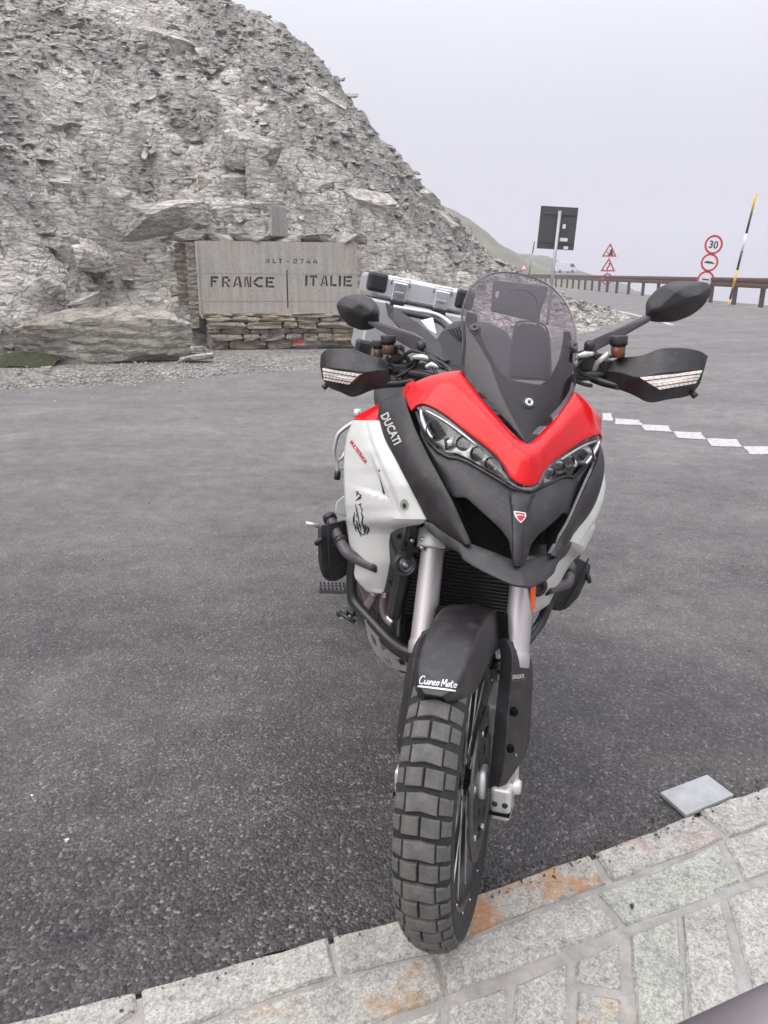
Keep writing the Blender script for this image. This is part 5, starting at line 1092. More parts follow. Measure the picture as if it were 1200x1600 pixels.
# ---- frame, engine, radiator
MB().tube([(.03, .42, 1.02), (.12, .6, .9), (.15, .85, .75), (.13, 1.05, .5)], .018, 12, smooth=5).build('frame_tube', M_black2, bike); MB().tube([(-.03, .42, 1.02), (-.12, .6, .9), (-.15, .85, .75), (-.13, 1.05, .5)], .018, 12, smooth=5).build('frame_tube', M_black2, bike)
hullpts('engine', [Vector(p) for p in ((.15, .50, .38), (-.15, .50, .38), (.17, .95, .32), (-.17, .95, .32), (.15, .95, .62), (-.15, .95, .62), (.14, .52, .60), (-.14, .52, .60), (.12, .4, .48), (-.12, .4, .48), (.12, .40, .62), (-.12, .40, .62))], M_engine, bevel=.02)
hullpts('upper_cylinder', [Vector(p) for p in ((.12, .5, .6), (-.12, .5, .6), (.11, .55, .9), (-.11, .55, .9), (.1, .85, .9), (-.1, .85, .9), (.12, .85, .6), (-.12, .85, .6))], M_engine, bevel=.02)
hullpts('airbox', [Vector(p) for p in ((.15, .36, .82), (-.15, .36, .82), (.14, .33, 1.0), (-.14, .33, 1.0), (.14, .6, 1.03), (-.14, .6, 1.03), (.15, .6, .82), (-.15, .6, .82))], M_dark, bevel=.02)
rd = MB().box((0, .30, .69), (.30, .035, .24)).build('radiator', M_dark, bike, smooth=False, bevel=.004)
mb = MB(); [mb.box((0, .281, .58 + k * .0092), (.27, .004, .0035)) for k in range(25)]; o = mb.build('radiator_fins', M_black2, rd, smooth=False)
for s in (-1, 1): MB().box((s * .158, .295, .69), (.03, .05, .26)).build('radiator_tank', M_black2, rd, smooth=False, bevel=.008)
hullpts('horizontal_cylinder', [Vector(p) for p in ((.1, .32, .46), (-.1, .32, .46), (.1, .34, .56), (-.1, .34, .56), (.12, .5, .42), (-.12, .5, .42), (.12, .5, .6), (-.12, .5, .6))], M_engine, bevel=.012)
MB().lathe([(.0, .01), (.05, .01), (.055, .004), (.055, -.02), (0, -.02)], 32, axisM((.07, .315, .51), (0, -1, 0))).build('belt_cover', M_engine, bike); MB().lathe([(.0, .01), (.05, .01), (.055, .004), (.055, -.02), (0, -.02)], 32, axisM((-.14, .37, .5), (-1, -.6, 0))).build('belt_cover', M_engine, bike)
for P in (((587, 926, .40), (583, 938, .41), (577, 950, .42), (584, 962, .42)), ((604, 928, .37), (602, 945, .38), (606, 962, .38), (618, 975, .36))):
    MB().tube(BP(*P), [.010, .012, .013, .013], 14, smooth=5).build('exhaust_pipe', M_pipe, bike)
MB().tube([(0, .36, .56), (-.01, .33, .52), (-.03, .36, .46), (-.05, .5, .42), (-.05, .7, .40)], .021, 14, smooth=6).build('exhaust_pipe', M_pipe, bike)
MB().tube([(-.08, 1.0, .42), (-.11, 1.25, .5), (-.12, 1.7, .66)], [.03, .045, .05], 18, smooth=4).build('silencer', M_black2, bike)
for k, P in enumerate((((622, 835, .34), (640, 850, .33), (655, 900, .34), (640, 960, .36)), ((650, 930, .33), (630, 960, .34), (625, 1000, .3)), ((612, 905, .38), (625, 930, .37), (645, 935, .35), (655, 990, .32)), ((700, 952, .30), (740, 958, .29), (778, 955, .29)))):
    MB().tube(BP(*P), .008, 8, smooth=6).build('hose', M_hose, bike)
hullpts('oil_cooler_bracket', BP((612, 932, .35), (620, 928, .35), (624, 945, .35), (618, 950, .35), (615, 940, .36)), M_cast, bevel=.001)
# louvred lower cover on the right leg of the frame
mb = MB(); [mb.tube(BP((625, 950 + k * 6, .34), (655, 953 + k * 6, .34)), .0018, 5) for k in range(9)]; mb.build('cooling_fins', M_engine, bike)
# dusty lower panel behind the white one
filled('belly_cover', BP((553, 888, .42), (562, 915, .42), (572, 945, .42), (590, 940, .42), (600, 915, .42), (590, 890, .42)), (0, .02, 0), M_mauve, bike, bevel=.003)
# skid plate with cut-outs
for s in (-1, 1):
    fl = mirror_pts if s > 0 else (lambda P: P)
    yy = lambda px, py: .30 - (px - 570) * .0011
    Q = lambda L: fl([B(a, b, yy(a, b) + .02) for a, b in L])
    filled('skid_plate', Q([(572, 968), (590, 975), (615, 1000), (645, 1030), (668, 1045), (660, 1056), (640, 1050), (612, 1042), (592, 1024), (578, 998)]), (0, .006, .0), M_mauve, bike, holes=[Q([(581, 988), (590, 1000), (592, 1012), (585, 1003)]), Q([(597, 1002), (610, 1016), (604, 1018), (598, 1014)]), Q([(602, 1026), (612, 1028), (618, 1040), (608, 1036)]), Q([(622, 1029), (632, 1030), (640, 1040), (630, 1040)])])
hullpts('skid_pan', [Vector(p) for p in ((.08, .42, .34), (-.08, .42, .34), (.08, .9, .30), (-.08, .9, .30), (.10, .46, .39), (-.10, .46, .39), (.10, .9, .38), (-.10, .9, .38))], M_black2, bevel=.01)
MB().tube([(.16, .9, .36), (.30, .98, .0)], .012, 10).build('side_stand', M_black2, bike)
# clutch slave clutter near the foot peg
for k in range(5): MB().lathe([(0, .006), (.008, .006), (.009, -.004), (0, -.004)], 10, axisM(B(533 + k * 5, 960 + (k % 2) * 5, .62), (-1, -1, 0))).build('linkage_bolt', M_cast if k % 2 else M_black2, bike)
MB().tube(BP((530, 958, .62), (545, 966, .6), (556, 972, .58)), .006, 8).build('gear_lever', M_black2, bike)
# auxiliary lamps
for s in (-1, 1):
    c = B(635, 882, .27); c = Vector((s * abs(c.x), c.y, c.z)); Mx = axisM(c, (0, -1, .25))
    al = MB().lathe([(0, -.05), (.018, -.048), (.026, -.03), (.0285, 0), (.0285, .004), (.019, .004), (.018, -.012)], 30, Mx, cap=False).build('auxiliary_lamp', M_black2, bike)
    MB().lathe([(.0178, .003), (.016, .0), (.01, -.006), (0, -.008)], 26, Mx, cap=False).build('reflector', M_chrome, al); MB().lathe([(.0185, .003), (.012, .006), (0, .007)], 26, Mx).build('lens', M_lens, al); MB().lathe([(0, .003), (.006, .002), (.007, -.004)], 16, Mx).build('bulb_shield', M_steel, al)
    MB().box(c + Vector((0, .0, .042)), (.045, .02, .012)).box(c + Vector((.0, .0, .052)), (.014, .02, .03)).box(c + Vector((-.018, -.004, .045)), (.008, .02, .02)).build('lamp_bracket', M_engine, al, smooth=False, bevel=.002)
    MB().lathe([(0, .004), (.0045, .004), (.0045, -.006)], 10, axisM(c + Vector((0, -.014, .066)), (0, -1, .2))).build('bolt', M_steel, al)
# ---- rear wheel and swingarm
rw = MB().lathe([(.24, -.05), (.27, -.08), (.30, -.085), (.322, -.06), (.332, 0), (.322, .06), (.30, .085), (.27, .08), (.24, .05)], 56, Matrix.Translation((0, 1.592, .332)) @ Matrix.Rotation(math.pi / 2, 4, 'Y'), cap=False).build('rear_wheel', M_rubber, bike)
MB().lathe([(.225, -.055), (.245, -.055), (.245, .055), (.225, .055)], 48, Matrix.Translation((0, 1.592, .332)) @ Matrix.Rotation(math.pi / 2, 4, 'Y'), closed=True).build('rim', M_black2, rw)
MB().lathe([(0, -.09), (.05, -.09), (.05, .09), (0, .09)], 24, Matrix.Translation((0, 1.592, .332)) @ Matrix.Rotation(math.pi / 2, 4, 'Y')).build('hub', M_black2, rw)
mb = MB(); [mb.tube([(sx * .05, 1.592 + .05 * math.cos(a), .332 + .05 * math.sin(a)), (0, 1.592 + .235 * math.cos(a + .25 * sx), .332 + .235 * math.sin(a + .25 * sx))], .002, 5) for k in range(14) for sx in (-1, 1) for a in [k * math.pi / 7 + sx * .1]]; mb.build('spokes', M_steel, rw)
for s in (-1, 1): hullpts('swingarm', [Vector((s * x, y, z)) for x, y, z in ((.1, .95, .42), (.1, .95, .36), (.13, 1.62, .37), (.13, 1.62, .30), (.13, .95, .42), (.13, .95, .36), (.16, 1.62, .37), (.16, 1.62, .30))], M_black2, bevel=.01)

# ================================================================== STEERED PARTS
ST = M_ST; XO = .011
def fork_pt(x, z): return Vector((x, (z - .335) * math.tan(RAKE), z))
for s in (-1, 1):
    X = s * .1055 + XO * .6
    fk = MB().lathe([(0, .585), (.0300, .585), (.0312, .588), (.0312, .612), (.0292, .616), (.0282, .62), (.0272, .80), (.0272, 1.10), (0, 1.10)], 36, Matrix.Translation((X, 0, .335)) @ Matrix.Rotation(-RAKE, 4, 'X') @ Matrix.Translation((0, 0, -.335 + .0))).build('fork_leg', M_alu, bike, ST)
    MB().lathe([(0, .30), (.0235, .30), (.0235, .60), (0, .60)], 28, Matrix.Translation((X, 0, .335)) @ Matrix.Rotation(-RAKE, 4, 'X') @ Matrix.Translation((0, 0, -.335))).build('fork_slider', M_alu, fk)
    # cast foot that clamps the axle
    ft = MB().box((X, -.012, .315), (.042, .062, .075)).box((X, .03, .36), (.05, .05, .11)).build('fork_foot', M_cast, bike, ST, smooth=False, bevel=.009, seg=3)
    for e in (-1, 1): MB().lathe([(0, .002), (.0055, .002), (.0065, -.001), (.0065, -.004)], 14, axisM((X + e * .0105, -.0432, .318), (0, -1, 0))).build('pinch_bolt', M_black2, ft)
    MB().box((X, -.030, .297), (.043, .04, .004)).build('pinch_slot', M_dark, ft, smooth=False)
    MB().lathe([(0, .036), (.013, .036), (.016, .03), (.016, -.02), (0, -.02)] if s > 0 else [(0, .016), (.013, .016), (.013, -.02), (0, -.02)], 24, axisM((X, .005, .335), (s, 0, 0))).build('axle_end', M_cast, ft)
hullpts('lower_triple_clamp', [Vector(p) for p in ((-.11, .19, .785), (.12, .19, .785), (-.11, .23, .775), (.12, .23, .775), (-.11, .20, .82), (.12, .20, .82), (-.06, .28, .79), (.07, .28, .79), (-.06, .28, .83), (.07, .28, .83))], M_engine, ST, bevel=.008)
for s in (-1, 1):
    X = s * .1055 + XO * .6; cl = MB().lathe([(.0275, -.022), (.037, -.022), (.038, -.018), (.038, .018), (.037, .022), (.0275, .022)], 30, Matrix.Translation(fork_pt(X, .80)) @ Matrix.Rotation(-RAKE, 4, 'X'), closed=True).build('fork_clamp', M_cast if s < 0 else M_engine, bike, ST)
    for dz in (-.009, .009): MB().lathe([(0, .004), (.006, .004), (.006, -.006)], 12, axisM(fork_pt(X - .018, .80 + dz) + Vector((0, -.034, 0)), (0, -1, .3))).build('clamp_bolt', M_steel, cl)
hullpts('upper_triple_clamp', [Vector(p) for p in ((-.14, .29, 1.06), (.15, .29, 1.06), (-.14, .36, 1.05), (.15, .36, 1.05), (-.14, .30, 1.085), (.15, .30, 1.085), (-.06, .42, 1.06), (.07, .42, 1.06), (-.06, .42, 1.09), (.07, .42, 1.09))], M_black2, ST, bevel=.008)
# fork guards
A_ = [Se(*k) for k in ((781, 998, -.034), (785, 1025, -.044), (782, 1070, -.046), (778, 1113, -.046), (773, 1180, -.044), (768, 1229, -.034))]
C_ = [Se(*k) for k in ((792, 993, -.04), (804, 1018, -.052), (803, 1060, -.056), (799, 1113, -.056), (794, 1190, -.054), (784, 1233, -.04))]
D_ = [Se(*k) for k in ((803, 1000, -.034), (820, 1028, -.018), (826, 1062, -.006), (825, 1112, -.004), (820, 1182, -.008), (795, 1226, -.03))]
F_ = [p + Vector((.008, .045, 0)) for p in D_]
vs, fs = loft([A_, C_, D_, F_], 28)
guards = [ob('fork_guard', vs, fs, M_black, bike, ST, solid=.004, bevel=.002, off=-1)]
vsm = [Vector((2 * XO * .6 - v.x, v.y, v.z)) for v in vs]; guards.append(ob('fork_guard', vsm, fs, M_black, bike, ST, solid=.004, bevel=.002, off=-1))
for g_, sg_ in ((guards[0], 1),):
    for px, py in ((808, 1110), (803, 1168)):
        p = Se(px, py, -.050); MB().lathe([(.0085, .001), (.0085, -.008), (.004, -.008)], 16, axisM(p, (.35, -1, 0))).build('screw_recess', M_dark, g_)
    p = Se(790, 1216, -.044); MB().lathe([(0, .003), (.006, .003), (.007, 0)], 16, axisM(p, (.2, -1, 0))).build('screw', M_black2, g_)
# front mudguard
V = []; angs = [56.5, 58, 60.5, 64, 69, 76, 84, 92, 100, 110, 120, 132, 145]; wd = [.021, .034, .046, .056, .061, .064, .066, .067, .068, .068, .067, .066, .062]; nn = 17
for a, w_ in zip(angs, wd):
    Rr = .362 + .014 * min(1, (a - 56) / 20)
    for i in range(nn):
        u = i / (nn - 1) * 2 - 1; au = abs(u); x = w_ * float(np.interp(au, [0, .5, .68, 1], [0, .74, .86, 1.0])) * (1 if u > 0 else -1); r = Rr - float(np.interp(au, [0, .5, .68, 1], [0, .006, .022, .092])) * min(1, (a - 52) / 18)
        V.append(Vector((x + XO, -r * math.cos(rad(a)), .335 + r * math.sin(rad(a)))))
F = [(r * nn + i, r * nn + i + 1, (r + 1) * nn + i + 1, (r + 1) * nn + i) for r in range(len(angs) - 1) for i in range(nn - 1)]
fender = ob('front_mudguard', V, F, M_black, bike, ST, solid=.0035, off=-1); k = fender.modifiers.new('u', 'SUBSURF'); k.levels = k.render_levels = 2
hullpts('mudguard_stay', [Vector(p) for p in ((-.08, .10, .62), (.10, .10, .62), (-.07, .14, .675), (.09, .14, .675), (-.08, .17, .62), (.10, .17, .62))], M_dark, ST, bevel=.008)
# ---- front wheel
Mw = Matrix.Translation((XO, 0, .335)) @ Matrix.Rotation(math.pi / 2, 4, 'Y')          # local z across the wheel
MW = Matrix.Rotation(-.03, 4, 'Y') @ Matrix.Translation(OS) @ rotm(AX, STEER + .05).to_4x4() @ Matrix.Translation(-OS) @ Mw
fw = MB().lathe([(0, -.048), (.02, -.048), (.022, -.03), (.034, -.028), (.034, -.022), (.024, -.018), (.024, .018), (.034, .022), (.034, .028), (.022, .03), (.02, .048), (0, .048)], 36).build('front_wheel', M_black2, bike, MW)
car_prof = [(.246, -.042), (.256, -.047), (.266, -.051), (.282, -.0555), (.300, -.0550), (.314, -.049), (.322, -.032), (.3255, -.012), (.3255, .012), (.322, .032), (.314, .049), (.300, .0550), (.282, .0555), (.266, .051), (.256, .047), (.246, .042)]
MB().lathe(car_prof, 96, cap=False).build('tyre', M_rubber, fw)
MB().lathe([(.252, -.047), (.258, -.046), (.260, -.040), (.246, -.034), (.238, -.018), (.236, 0), (.238, .018), (.246, .034), (.260, .040), (.258, .046), (.252, .047), (.238, .036), (.228, .018), (.226, 0), (.228, -.018), (.238, -.036)], 96, closed=True).build('rim', M_black2, fw)
NP = 25; da = 2 * math.pi / (2 * NP)
def crown(x):                           # outer radius of the tread at offset x
    return .3345 - .0045 * (x / .03) ** 2 - .0045 * max(0, abs(x) - .03) / .022 * 2.0 
def block(x0, x1, a0, a1, skew=0.0, apex=0, vee=0):
    nx_ = 4; V = []
    for rr in (0, 1, 2):
        for i in range(nx_ + 1):
            x = x0 + (x1 - x0) * i / nx_
            for e, a in ((0, a0), (1, a1)):
                sh = skew * x + vee * abs(x) * (1)
                ins = (.0 if rr < 1 else .0)
                xx = x + (x1 - x0) * (.0 if rr else 0) + ((.0012 if rr == 0 else 0) * (-1 if i == 0 else 1 if i == nx_ else 0)); aa = a + sh + (.004 if rr == 0 else 0) * (-1 if e == 0 else 1)
                r = crown(x) - (.016 if rr == 0 else .0015 if rr == 1 else 0)
                if rr == 2: xx = xx + (.0015 if i == 0 else -.0015 if i == nx_ else 0); aa = aa + (.004 if e == 0 else -.004)
                V.append(Vector((r * math.cos(aa), r * math.sin(aa), xx)))
        if rr == 2 and apex: pass
    w2 = 2 * (nx_ + 1); F = []
    ringi = [0] + [2 * i for i in range(1, nx_ + 1)] + [2 * i + 1 for i in range(nx_, -1, -1)]
    for rr in (0, 1):
        L = len(ringi)
        for q in range(L): F.append((rr * w2 + ringi[q], rr * w2 + ringi[(q + 1) % L], (rr + 1) * w2 + ringi[(q + 1) % L], (rr + 1) * w2 + ringi[q]))
    if apex:
        r = crown(0) + apex; am = (a0 + a1) / 2; V.append(Vector((r * math.cos(am), r * math.sin(am), (x0 + x1) / 2))); c = len(V) - 1; L = len(ringi)
        for q in range(L): F.append((2 * w2 + ringi[q], 2 * w2 + ringi[(q + 1) % L], c))
    else:
        for i in range(nx_): F.append((2 * w2 + 2 * i, 2 * w2 + 2 * i + 2, 2 * w2 + 2 * i + 3, 2 * w2 + 2 * i + 1))
    return V, F
g_ = da * .12
kinds = []                               # two rows: split pair with shoulders, then one broad block with shoulders
for (x0, x1, a0, a1, ap, vee) in ((-.0345, -.0025, g_, da - g_, 0, .25), (.0025, .0345, g_, da - g_, 0, .25), (.0375, .0525, g_ * 1.3, da - g_ * 1.6, 0, .25), (-.0525, -.0375, g_ * 1.3, da - g_ * 1.6, 0, .25), (-.0285, .0285, da + g_, 2 * da - g_, .0022, .5), (.0315, .0525, da + g_ * 1.2, 2 * da - g_ * 1.4, 0, .45), (-.0525, -.0315, da + g_ * 1.2, 2 * da - g_ * 1.4, 0, .45)):
    V, F = block(x0, x1, a0, a1, 0, ap, vee); kinds.append(fixn(meshdata('tread_block', V, F, M_tread, False)))
for k in range(NP):
    R_ = Matrix.Rotation(k * 2 * da + .03, 4, 'Z')
    for me in kinds: add(bpy.data.objects.new('tread_block', me), fw, R_)
sp0 = MB().tube([(.032, 0, 0), (.212, 0, 0)], .0019, 6).build('spoke', M_spoke, fw); sp_me = sp0.data; first = True
for k in range(32):
    s = 1 if k % 2 else -1; a = k * 2 * math.pi / 32; off = .42 * (1 if (k // 2) % 2 else -1)
    p0 = Vector((.032 * math.cos(a + off * 2.2), .032 * math.sin(a + off * 2.2), s * .026)); p1 = Vector((.244 * math.cos(a), .244 * math.sin(a), s * .034)); d = (p1 - p0); L = d.length
    q = Vector((1, 0, 0)).rotation_difference(d.normalized()).to_matrix().to_4x4(); Mx = Matrix.Translation(p0) @ q @ Matrix.Diagonal((L / .18, 1, 1, 1)) @ Matrix.Translation((-.032, 0, 0))
    o = sp0 if first else sp0.copy()
    if not first: COL.objects.link(o)
    o.parent = fw; o.matrix_local = Mx; first = False
for s in (-1, 1):                        # brake discs
    hol = []
    for k in range(30):
        a = k * 2 * math.pi / 30; r = .138 + .010 * ((k % 3) - 1); hol.append([(r * math.cos(a) + .0045 * math.cos(b * 1.05), r * math.sin(a) + .0045 * math.sin(b * 1.05), s * .059) for b in range(6)])
    outl = [(.160 * math.cos(k * math.pi / 40), .160 * math.sin(k * math.pi / 40), s * .059) for k in range(80)]; inn = [(.117 * math.cos(k * math.pi / 32), .117 * math.sin(k * math.pi / 32), s * .059) for k in range(64)]
    ds = filled('brake_disc', outl, (0, 0, .0045), M_disc, fw, holes=[inn] + hol)
    cr = []
    for k in range(60):
        a = k * 2 * math.pi / 60; r = .118 if (k % 10) in (0, 1, 2, 9) else .092; cr.append((r * math.cos(a), r * math.sin(a), s * .055))
    inn2 = [(.036 * math.cos(k * math.pi / 16), .036 * math.sin(k * math.pi / 16), s * .055) for k in range(32)]
    cr_o = filled('disc_carrier', cr, (0, 0, .006), M_black2, ds, holes=[inn2] + [[(.066 * math.cos(a0) + .014 * math.cos(b), .066 * math.sin(a0) + .014 * math.sin(b), s * .055) for b in range(6)] for a0 in [k * math.pi / 3 + .5 for k in range(6)]])
    for k in range(6): a = k * math.pi / 3 + .05; MB().lathe([(0, .006), (.006, .006), (.0075, .002), (.0075, -.008), (0, -.008)], 12, Matrix.Translation((.119 * math.cos(a), .119 * math.sin(a), s * .060))).build('disc_bobbin', M_steel, ds)
    MB().lathe([(.022, s * .05), (.036, s * .052), (.036, s * .07), (.030, s * .074), (.022, s * .074)], 30, closed=True).build('hub_ring', M_cast, fw)
    cp = hullpts('brake_caliper', [Vector((s * .085 + XO * .6 + dx, y, z)) for dx in (-.035, .02) for y, z in ((.09, .39), (.16, .42), (.15, .50), (.08, .47))], M_cast, ST, bevel=.008)
# valve cap and rim nipples catch the light
for k in range(16): MB().lathe([(0, .004), (.0028, .004), (.003, 0)], 8, Matrix.Translation((.2555 * math.cos(k * math.pi / 8 + .1), .2555 * math.sin(k * math.pi / 8 + .1), .047))).build('rim_rivet', M_steel, fw)
# ---- handlebar
MB().tube([(-.43, .53, 1.155), (-.30, .50, 1.16), (-.16, .45, 1.15), (-.08, .40, 1.12), (.08, .40, 1.12), (.16, .45, 1.15), (.30, .50, 1.16), (.43, .53, 1.155)], .012, 14, smooth=5).build('handlebar', M_black2, bike, ST)
for s in (-1, 1): MB().tube([(s * .30, .50, 1.16), (s * .43, .53, 1.155)], .0175, 16).build('grip', M_hose, bike, ST)
def sten(P): return [S(*p) for p in P]
# right-hand (picture right) side
def guard(up, rg, lo, ind, arm, knob):
    ind = [(a, b, c - (.016 if k < 2 else .030)) for k, (a, b, c) in enumerate(ind)]
    U, R_, L_ = sten(up), sten(rg), sten(lo); rgh = [p + Vector((0, -.006, 0)) for p in R_]
    vs, fs = loft([[p + Vector((0, .035, -.003)) for p in U], U, R_, L_, [p + Vector((0, .035, .004)) for p in L_]], 26)
    o = ob('hand_guard', vs, fs, M_black, bike, ST, solid=.004, bevel=.002)
    I = sten(ind); inl = filled('indicator', I, (0, .03, 0), mat('indicator_lens', (.62, .56, .53), .12, var=.25, vscale=120, coat=.8), o, None, bevel=.002)
    a, b_ = I[0], I[1]; n = 5
    for k in range(1, 4):
        t = k / 4; p, q = I[0].lerp(I[3], t), I[1].lerp(I[2], t); MB().tube([p + Vector((0, -.001, 0)), q + Vector((0, -.001, 0))], .0012, 5).build('lens_rib', M_amber if k % 2 else M_chrome, inl)
    for k in range(1, 9):
        t = k / 9; p, q = I[0].lerp(I[1], t), I[3].lerp(I[2], t); MB().tube([p + Vector((0, -.0008, 0)), q + Vector((0, -.0008, 0))], .0009, 5).build('lens_rib', M_letter, inl)
    MB().tube(sten(arm), .010, 12, smooth=5).build('guard_arm', M_black2, o)
    p = S(*knob); MB().lathe([(0, .012), (.007, .012), (.008, .008), (.006, -.01), (0, -.01)], 12, axisM(p, (.6 if p.x > 0 else -.6, -.3, -.6))).build('bar_end_bolt', M_black2, o)
    return o
guard([(948, 568, .47), (960, 556, .465), (992, 552, .45), (1008, 548, .445), (1028, 540, .44), (1060, 538, .445), (1088, 542, .46), (1102, 550, .475)], [(946, 574, .455), (970, 578, .435), (994, 584, .415), (1030, 577, .41), (1060, 574, .42), (1080, 571, .435), (1097, 568, .46)], [(944, 594, .46), (964, 602, .45), (988, 611, .44), (1012, 622, .43), (1040, 617, .435), (1074, 610, .45), (1090, 592, .465)], [(996, 584.5, .408), (1095, 571.5, .45), (1085, 592, .452), (1028, 603, .422)], [(906, 566, .50), (918, 583, .48), (938, 592, .465), (965, 598, .455)], (1079, 607, .45))
guard([(602, 571, .47), (590, 560, .465), (566, 556, .455), (552, 551, .45), (540, 546.5, .45), (520, 547.5, .455), (506, 549, .465), (498, 557, .475)], [(604, 577, .455), (585, 579, .435), (566, 582, .42), (545, 579, .415), (525, 577, .42), (510, 575, .435), (497.5, 573, .46)], [(610, 603, .46), (595, 606, .45), (578, 609, .445), (550, 620, .435), (530, 613, .44), (512, 606, .45), (501, 592, .465)], [(559.5, 585.5, .412), (500, 576.5, .452), (502, 595, .455), (542, 602, .43)], [(662, 578, .50), (648, 592, .48), (625, 598, .47), (600, 600, .46)], (507, 603, .46))
for P in ([(904, 560, .50), (925, 556, .49), (950, 561, .485), (985, 572, .48)], [(655, 570, .50), (630, 572, .49), (605, 578, .485), (575, 585, .48)]):
    MB().tube(sten(P), [.008, .007, .006, .005], 10, smooth=5).build('lever', M_black2, bike, ST)
for P in ([(896, 548, .46), (915, 545, .47), (930, 556, .47), (940, 572, .47)], [(893, 575, .44), (905, 560, .46), (925, 550, .47), (952, 552, .47)], [(886, 560, .40), (900, 575, .44), (922, 586, .46), (950, 590, .47)], [(892, 590, .42), (910, 596, .44), (922, 598, .45)], [(660, 545, .46), (672, 560, .45), (690, 572, .42), (702, 580, .38)], [(620, 562, .47), (640, 548, .46), (665, 556, .45), (690, 575, .42)], [(632, 572, .47), (650, 560, .46), (668, 565, .45), (680, 585, .42)], [(655, 555, .46), (640, 575, .47), (615, 590, .46)], [(676, 562, .44), (690, 568, .42), (706, 582, .38)]):
    MB().tube(sten(P), .0045, 8, smooth=6).build('control_cable', M_hose, bike, ST)
for P in ([(898, 553, .455), (912, 549, .46), (924, 548, .465)], [(641, 558, .455), (655, 557, .45), (668, 560, .448)], [(662, 573, .44), (672, 569, .44), (684, 573, .43)]):
    MB().tube(sten(P), [.005, .008, .005], 10, smooth=4).build('silver_fitting', M_cast, bike, ST)
for (px, py, y, w2, hh) in ((915, 560, .47, .045, .05), (935, 568, .475, .05, .035), (648, 580, .475, .06, .05), (625, 575, .475, .05, .03), (618, 552, .475, .03, .045)):
    p = S(px, py, y + .02); MB().box(p, (w2, .04, hh)).build('switch_block', M_black2, bike, ST, smooth=False, bevel=.008, seg=3)
# reservoirs
for (px, py, y, r, h_, am, nm) in ((963, 527, .45, .020, .018, 1, 'R'), (603, 530, .46, .019, .016, 0, 'L'), (587, 537, .50, .016, .013, 0, 'L2')):
    p = S(px, py, y); rs_ = MB().lathe([(0, -.038), (r * .74, -.038), (r * .8, -.033), (r * .82, -.008), (0, -.008)], 24, Matrix.Translation(p)).build('fluid_reservoir', M_amber if am else mat('dark_amber_fluid', (.06, .028, .012), .25), bike, ST)
    MB().lathe([(0, -.010), (r, -.010), (r * 1.02, -.004), (r * 1.02, h_ * .5), (r * .95, h_ * .62), (0, h_ * .62)], 26, Matrix.Translation(p)).build('cap', M_black2, rs_)
    MB().tube([p + Vector((-.02 if px > 700 else .02, .01, -.03)), p + Vector((-.045 if px > 700 else .045, .02, -.05)), p + Vector((-.06 if px > 700 else .06, .03, -.09))], .007, 8).build('reservoir_bracket', M_cast if am else M_black2, rs_)
# mirrors
def mirror(head, ridge, yh, yr, stem, ys0, ys1, piv):
    H_ = [S(a, b, yh) for a, b in head]; Rg = [S(a, b, yr) for a, b in ridge]; cc_ = sum(H_, Vector()) / len(H_)
    o = hullpts('mirror', H_ + Rg + [p.lerp(cc_, .12) + Vector((0, .02, 0)) for p in H_], M_black, ST, bevel=.014, seg=5)
    n = len(stem); P = [S(a, b, ys0 + (ys1 - ys0) * t) for (a, b), t in stem]; st_ = hullpts('mirror_stem', P + [p + Vector((0, .018, 0)) for p in P], M_grey_pl, None, bevel=.004, parent=o)
    p = S(*piv); MB().lathe([(0, .003), (.010, .003), (.012, 0), (.012, -.01), (0, -.01)], 20, axisM(p, (0, -1, .3))).build('pivot_cap', M_black2, o)
mirror([(1003, 464), (1016, 449), (1030, 438), (1052, 431), (1100, 431), (1110, 440), (1106, 456), (1096, 472), (1076, 488), (1050, 498), (1020, 499), (1003, 495), (1003, 482)], [(1012, 483), (1045, 474), (1080, 459), (1050, 445)], .56, .515, [((1014, 489), 1), ((1010, 497), 1), ((1002, 487), 1), ((955, 529), .3), ((950, 513), .3), ((912, 552), 0), ((906, 546), 0), ((911, 531), 0)], .47, .53, (917, 534, .462))
mirror([(519, 478), (523, 470), (532, 463), (545, 460), (560, 459), (575, 465), (584, 474), (589, 484), (588, 508), (578, 516), (560, 518), (540, 511), (525, 494)], [(537, 484), (563, 496), (584, 488), (557, 473)], .56, .515, [((570, 502), 1), ((572, 507), 1), ((590, 504), .8), ((640, 520), .2), ((655, 528), 0), ((664, 545), 0), ((652, 552), 0), ((610, 528), .5)], .47, .53, (654, 538, .462))
# orange side reflector and horn
p = Se(834.5, 931, -.01); MB().box(p, (.010, .02, .058)).build('side_reflector', M_orange, bike, ST, smooth=False, bevel=.002); MB().box(p + Vector((-.008, .006, 0)), (.012, .02, .066)).build('reflector_mount', M_black2, bike, ST, smooth=False, bevel=.002)
hn = MB().lathe([(0, .0), (.012, .0), (.013, .004), (.020, .004), (.026, -.004), (.026, -.03), (0, -.03)], 26, axisM(B(842, 914, .26), (0, -1, .1))).build('horn', M_engine, bike)
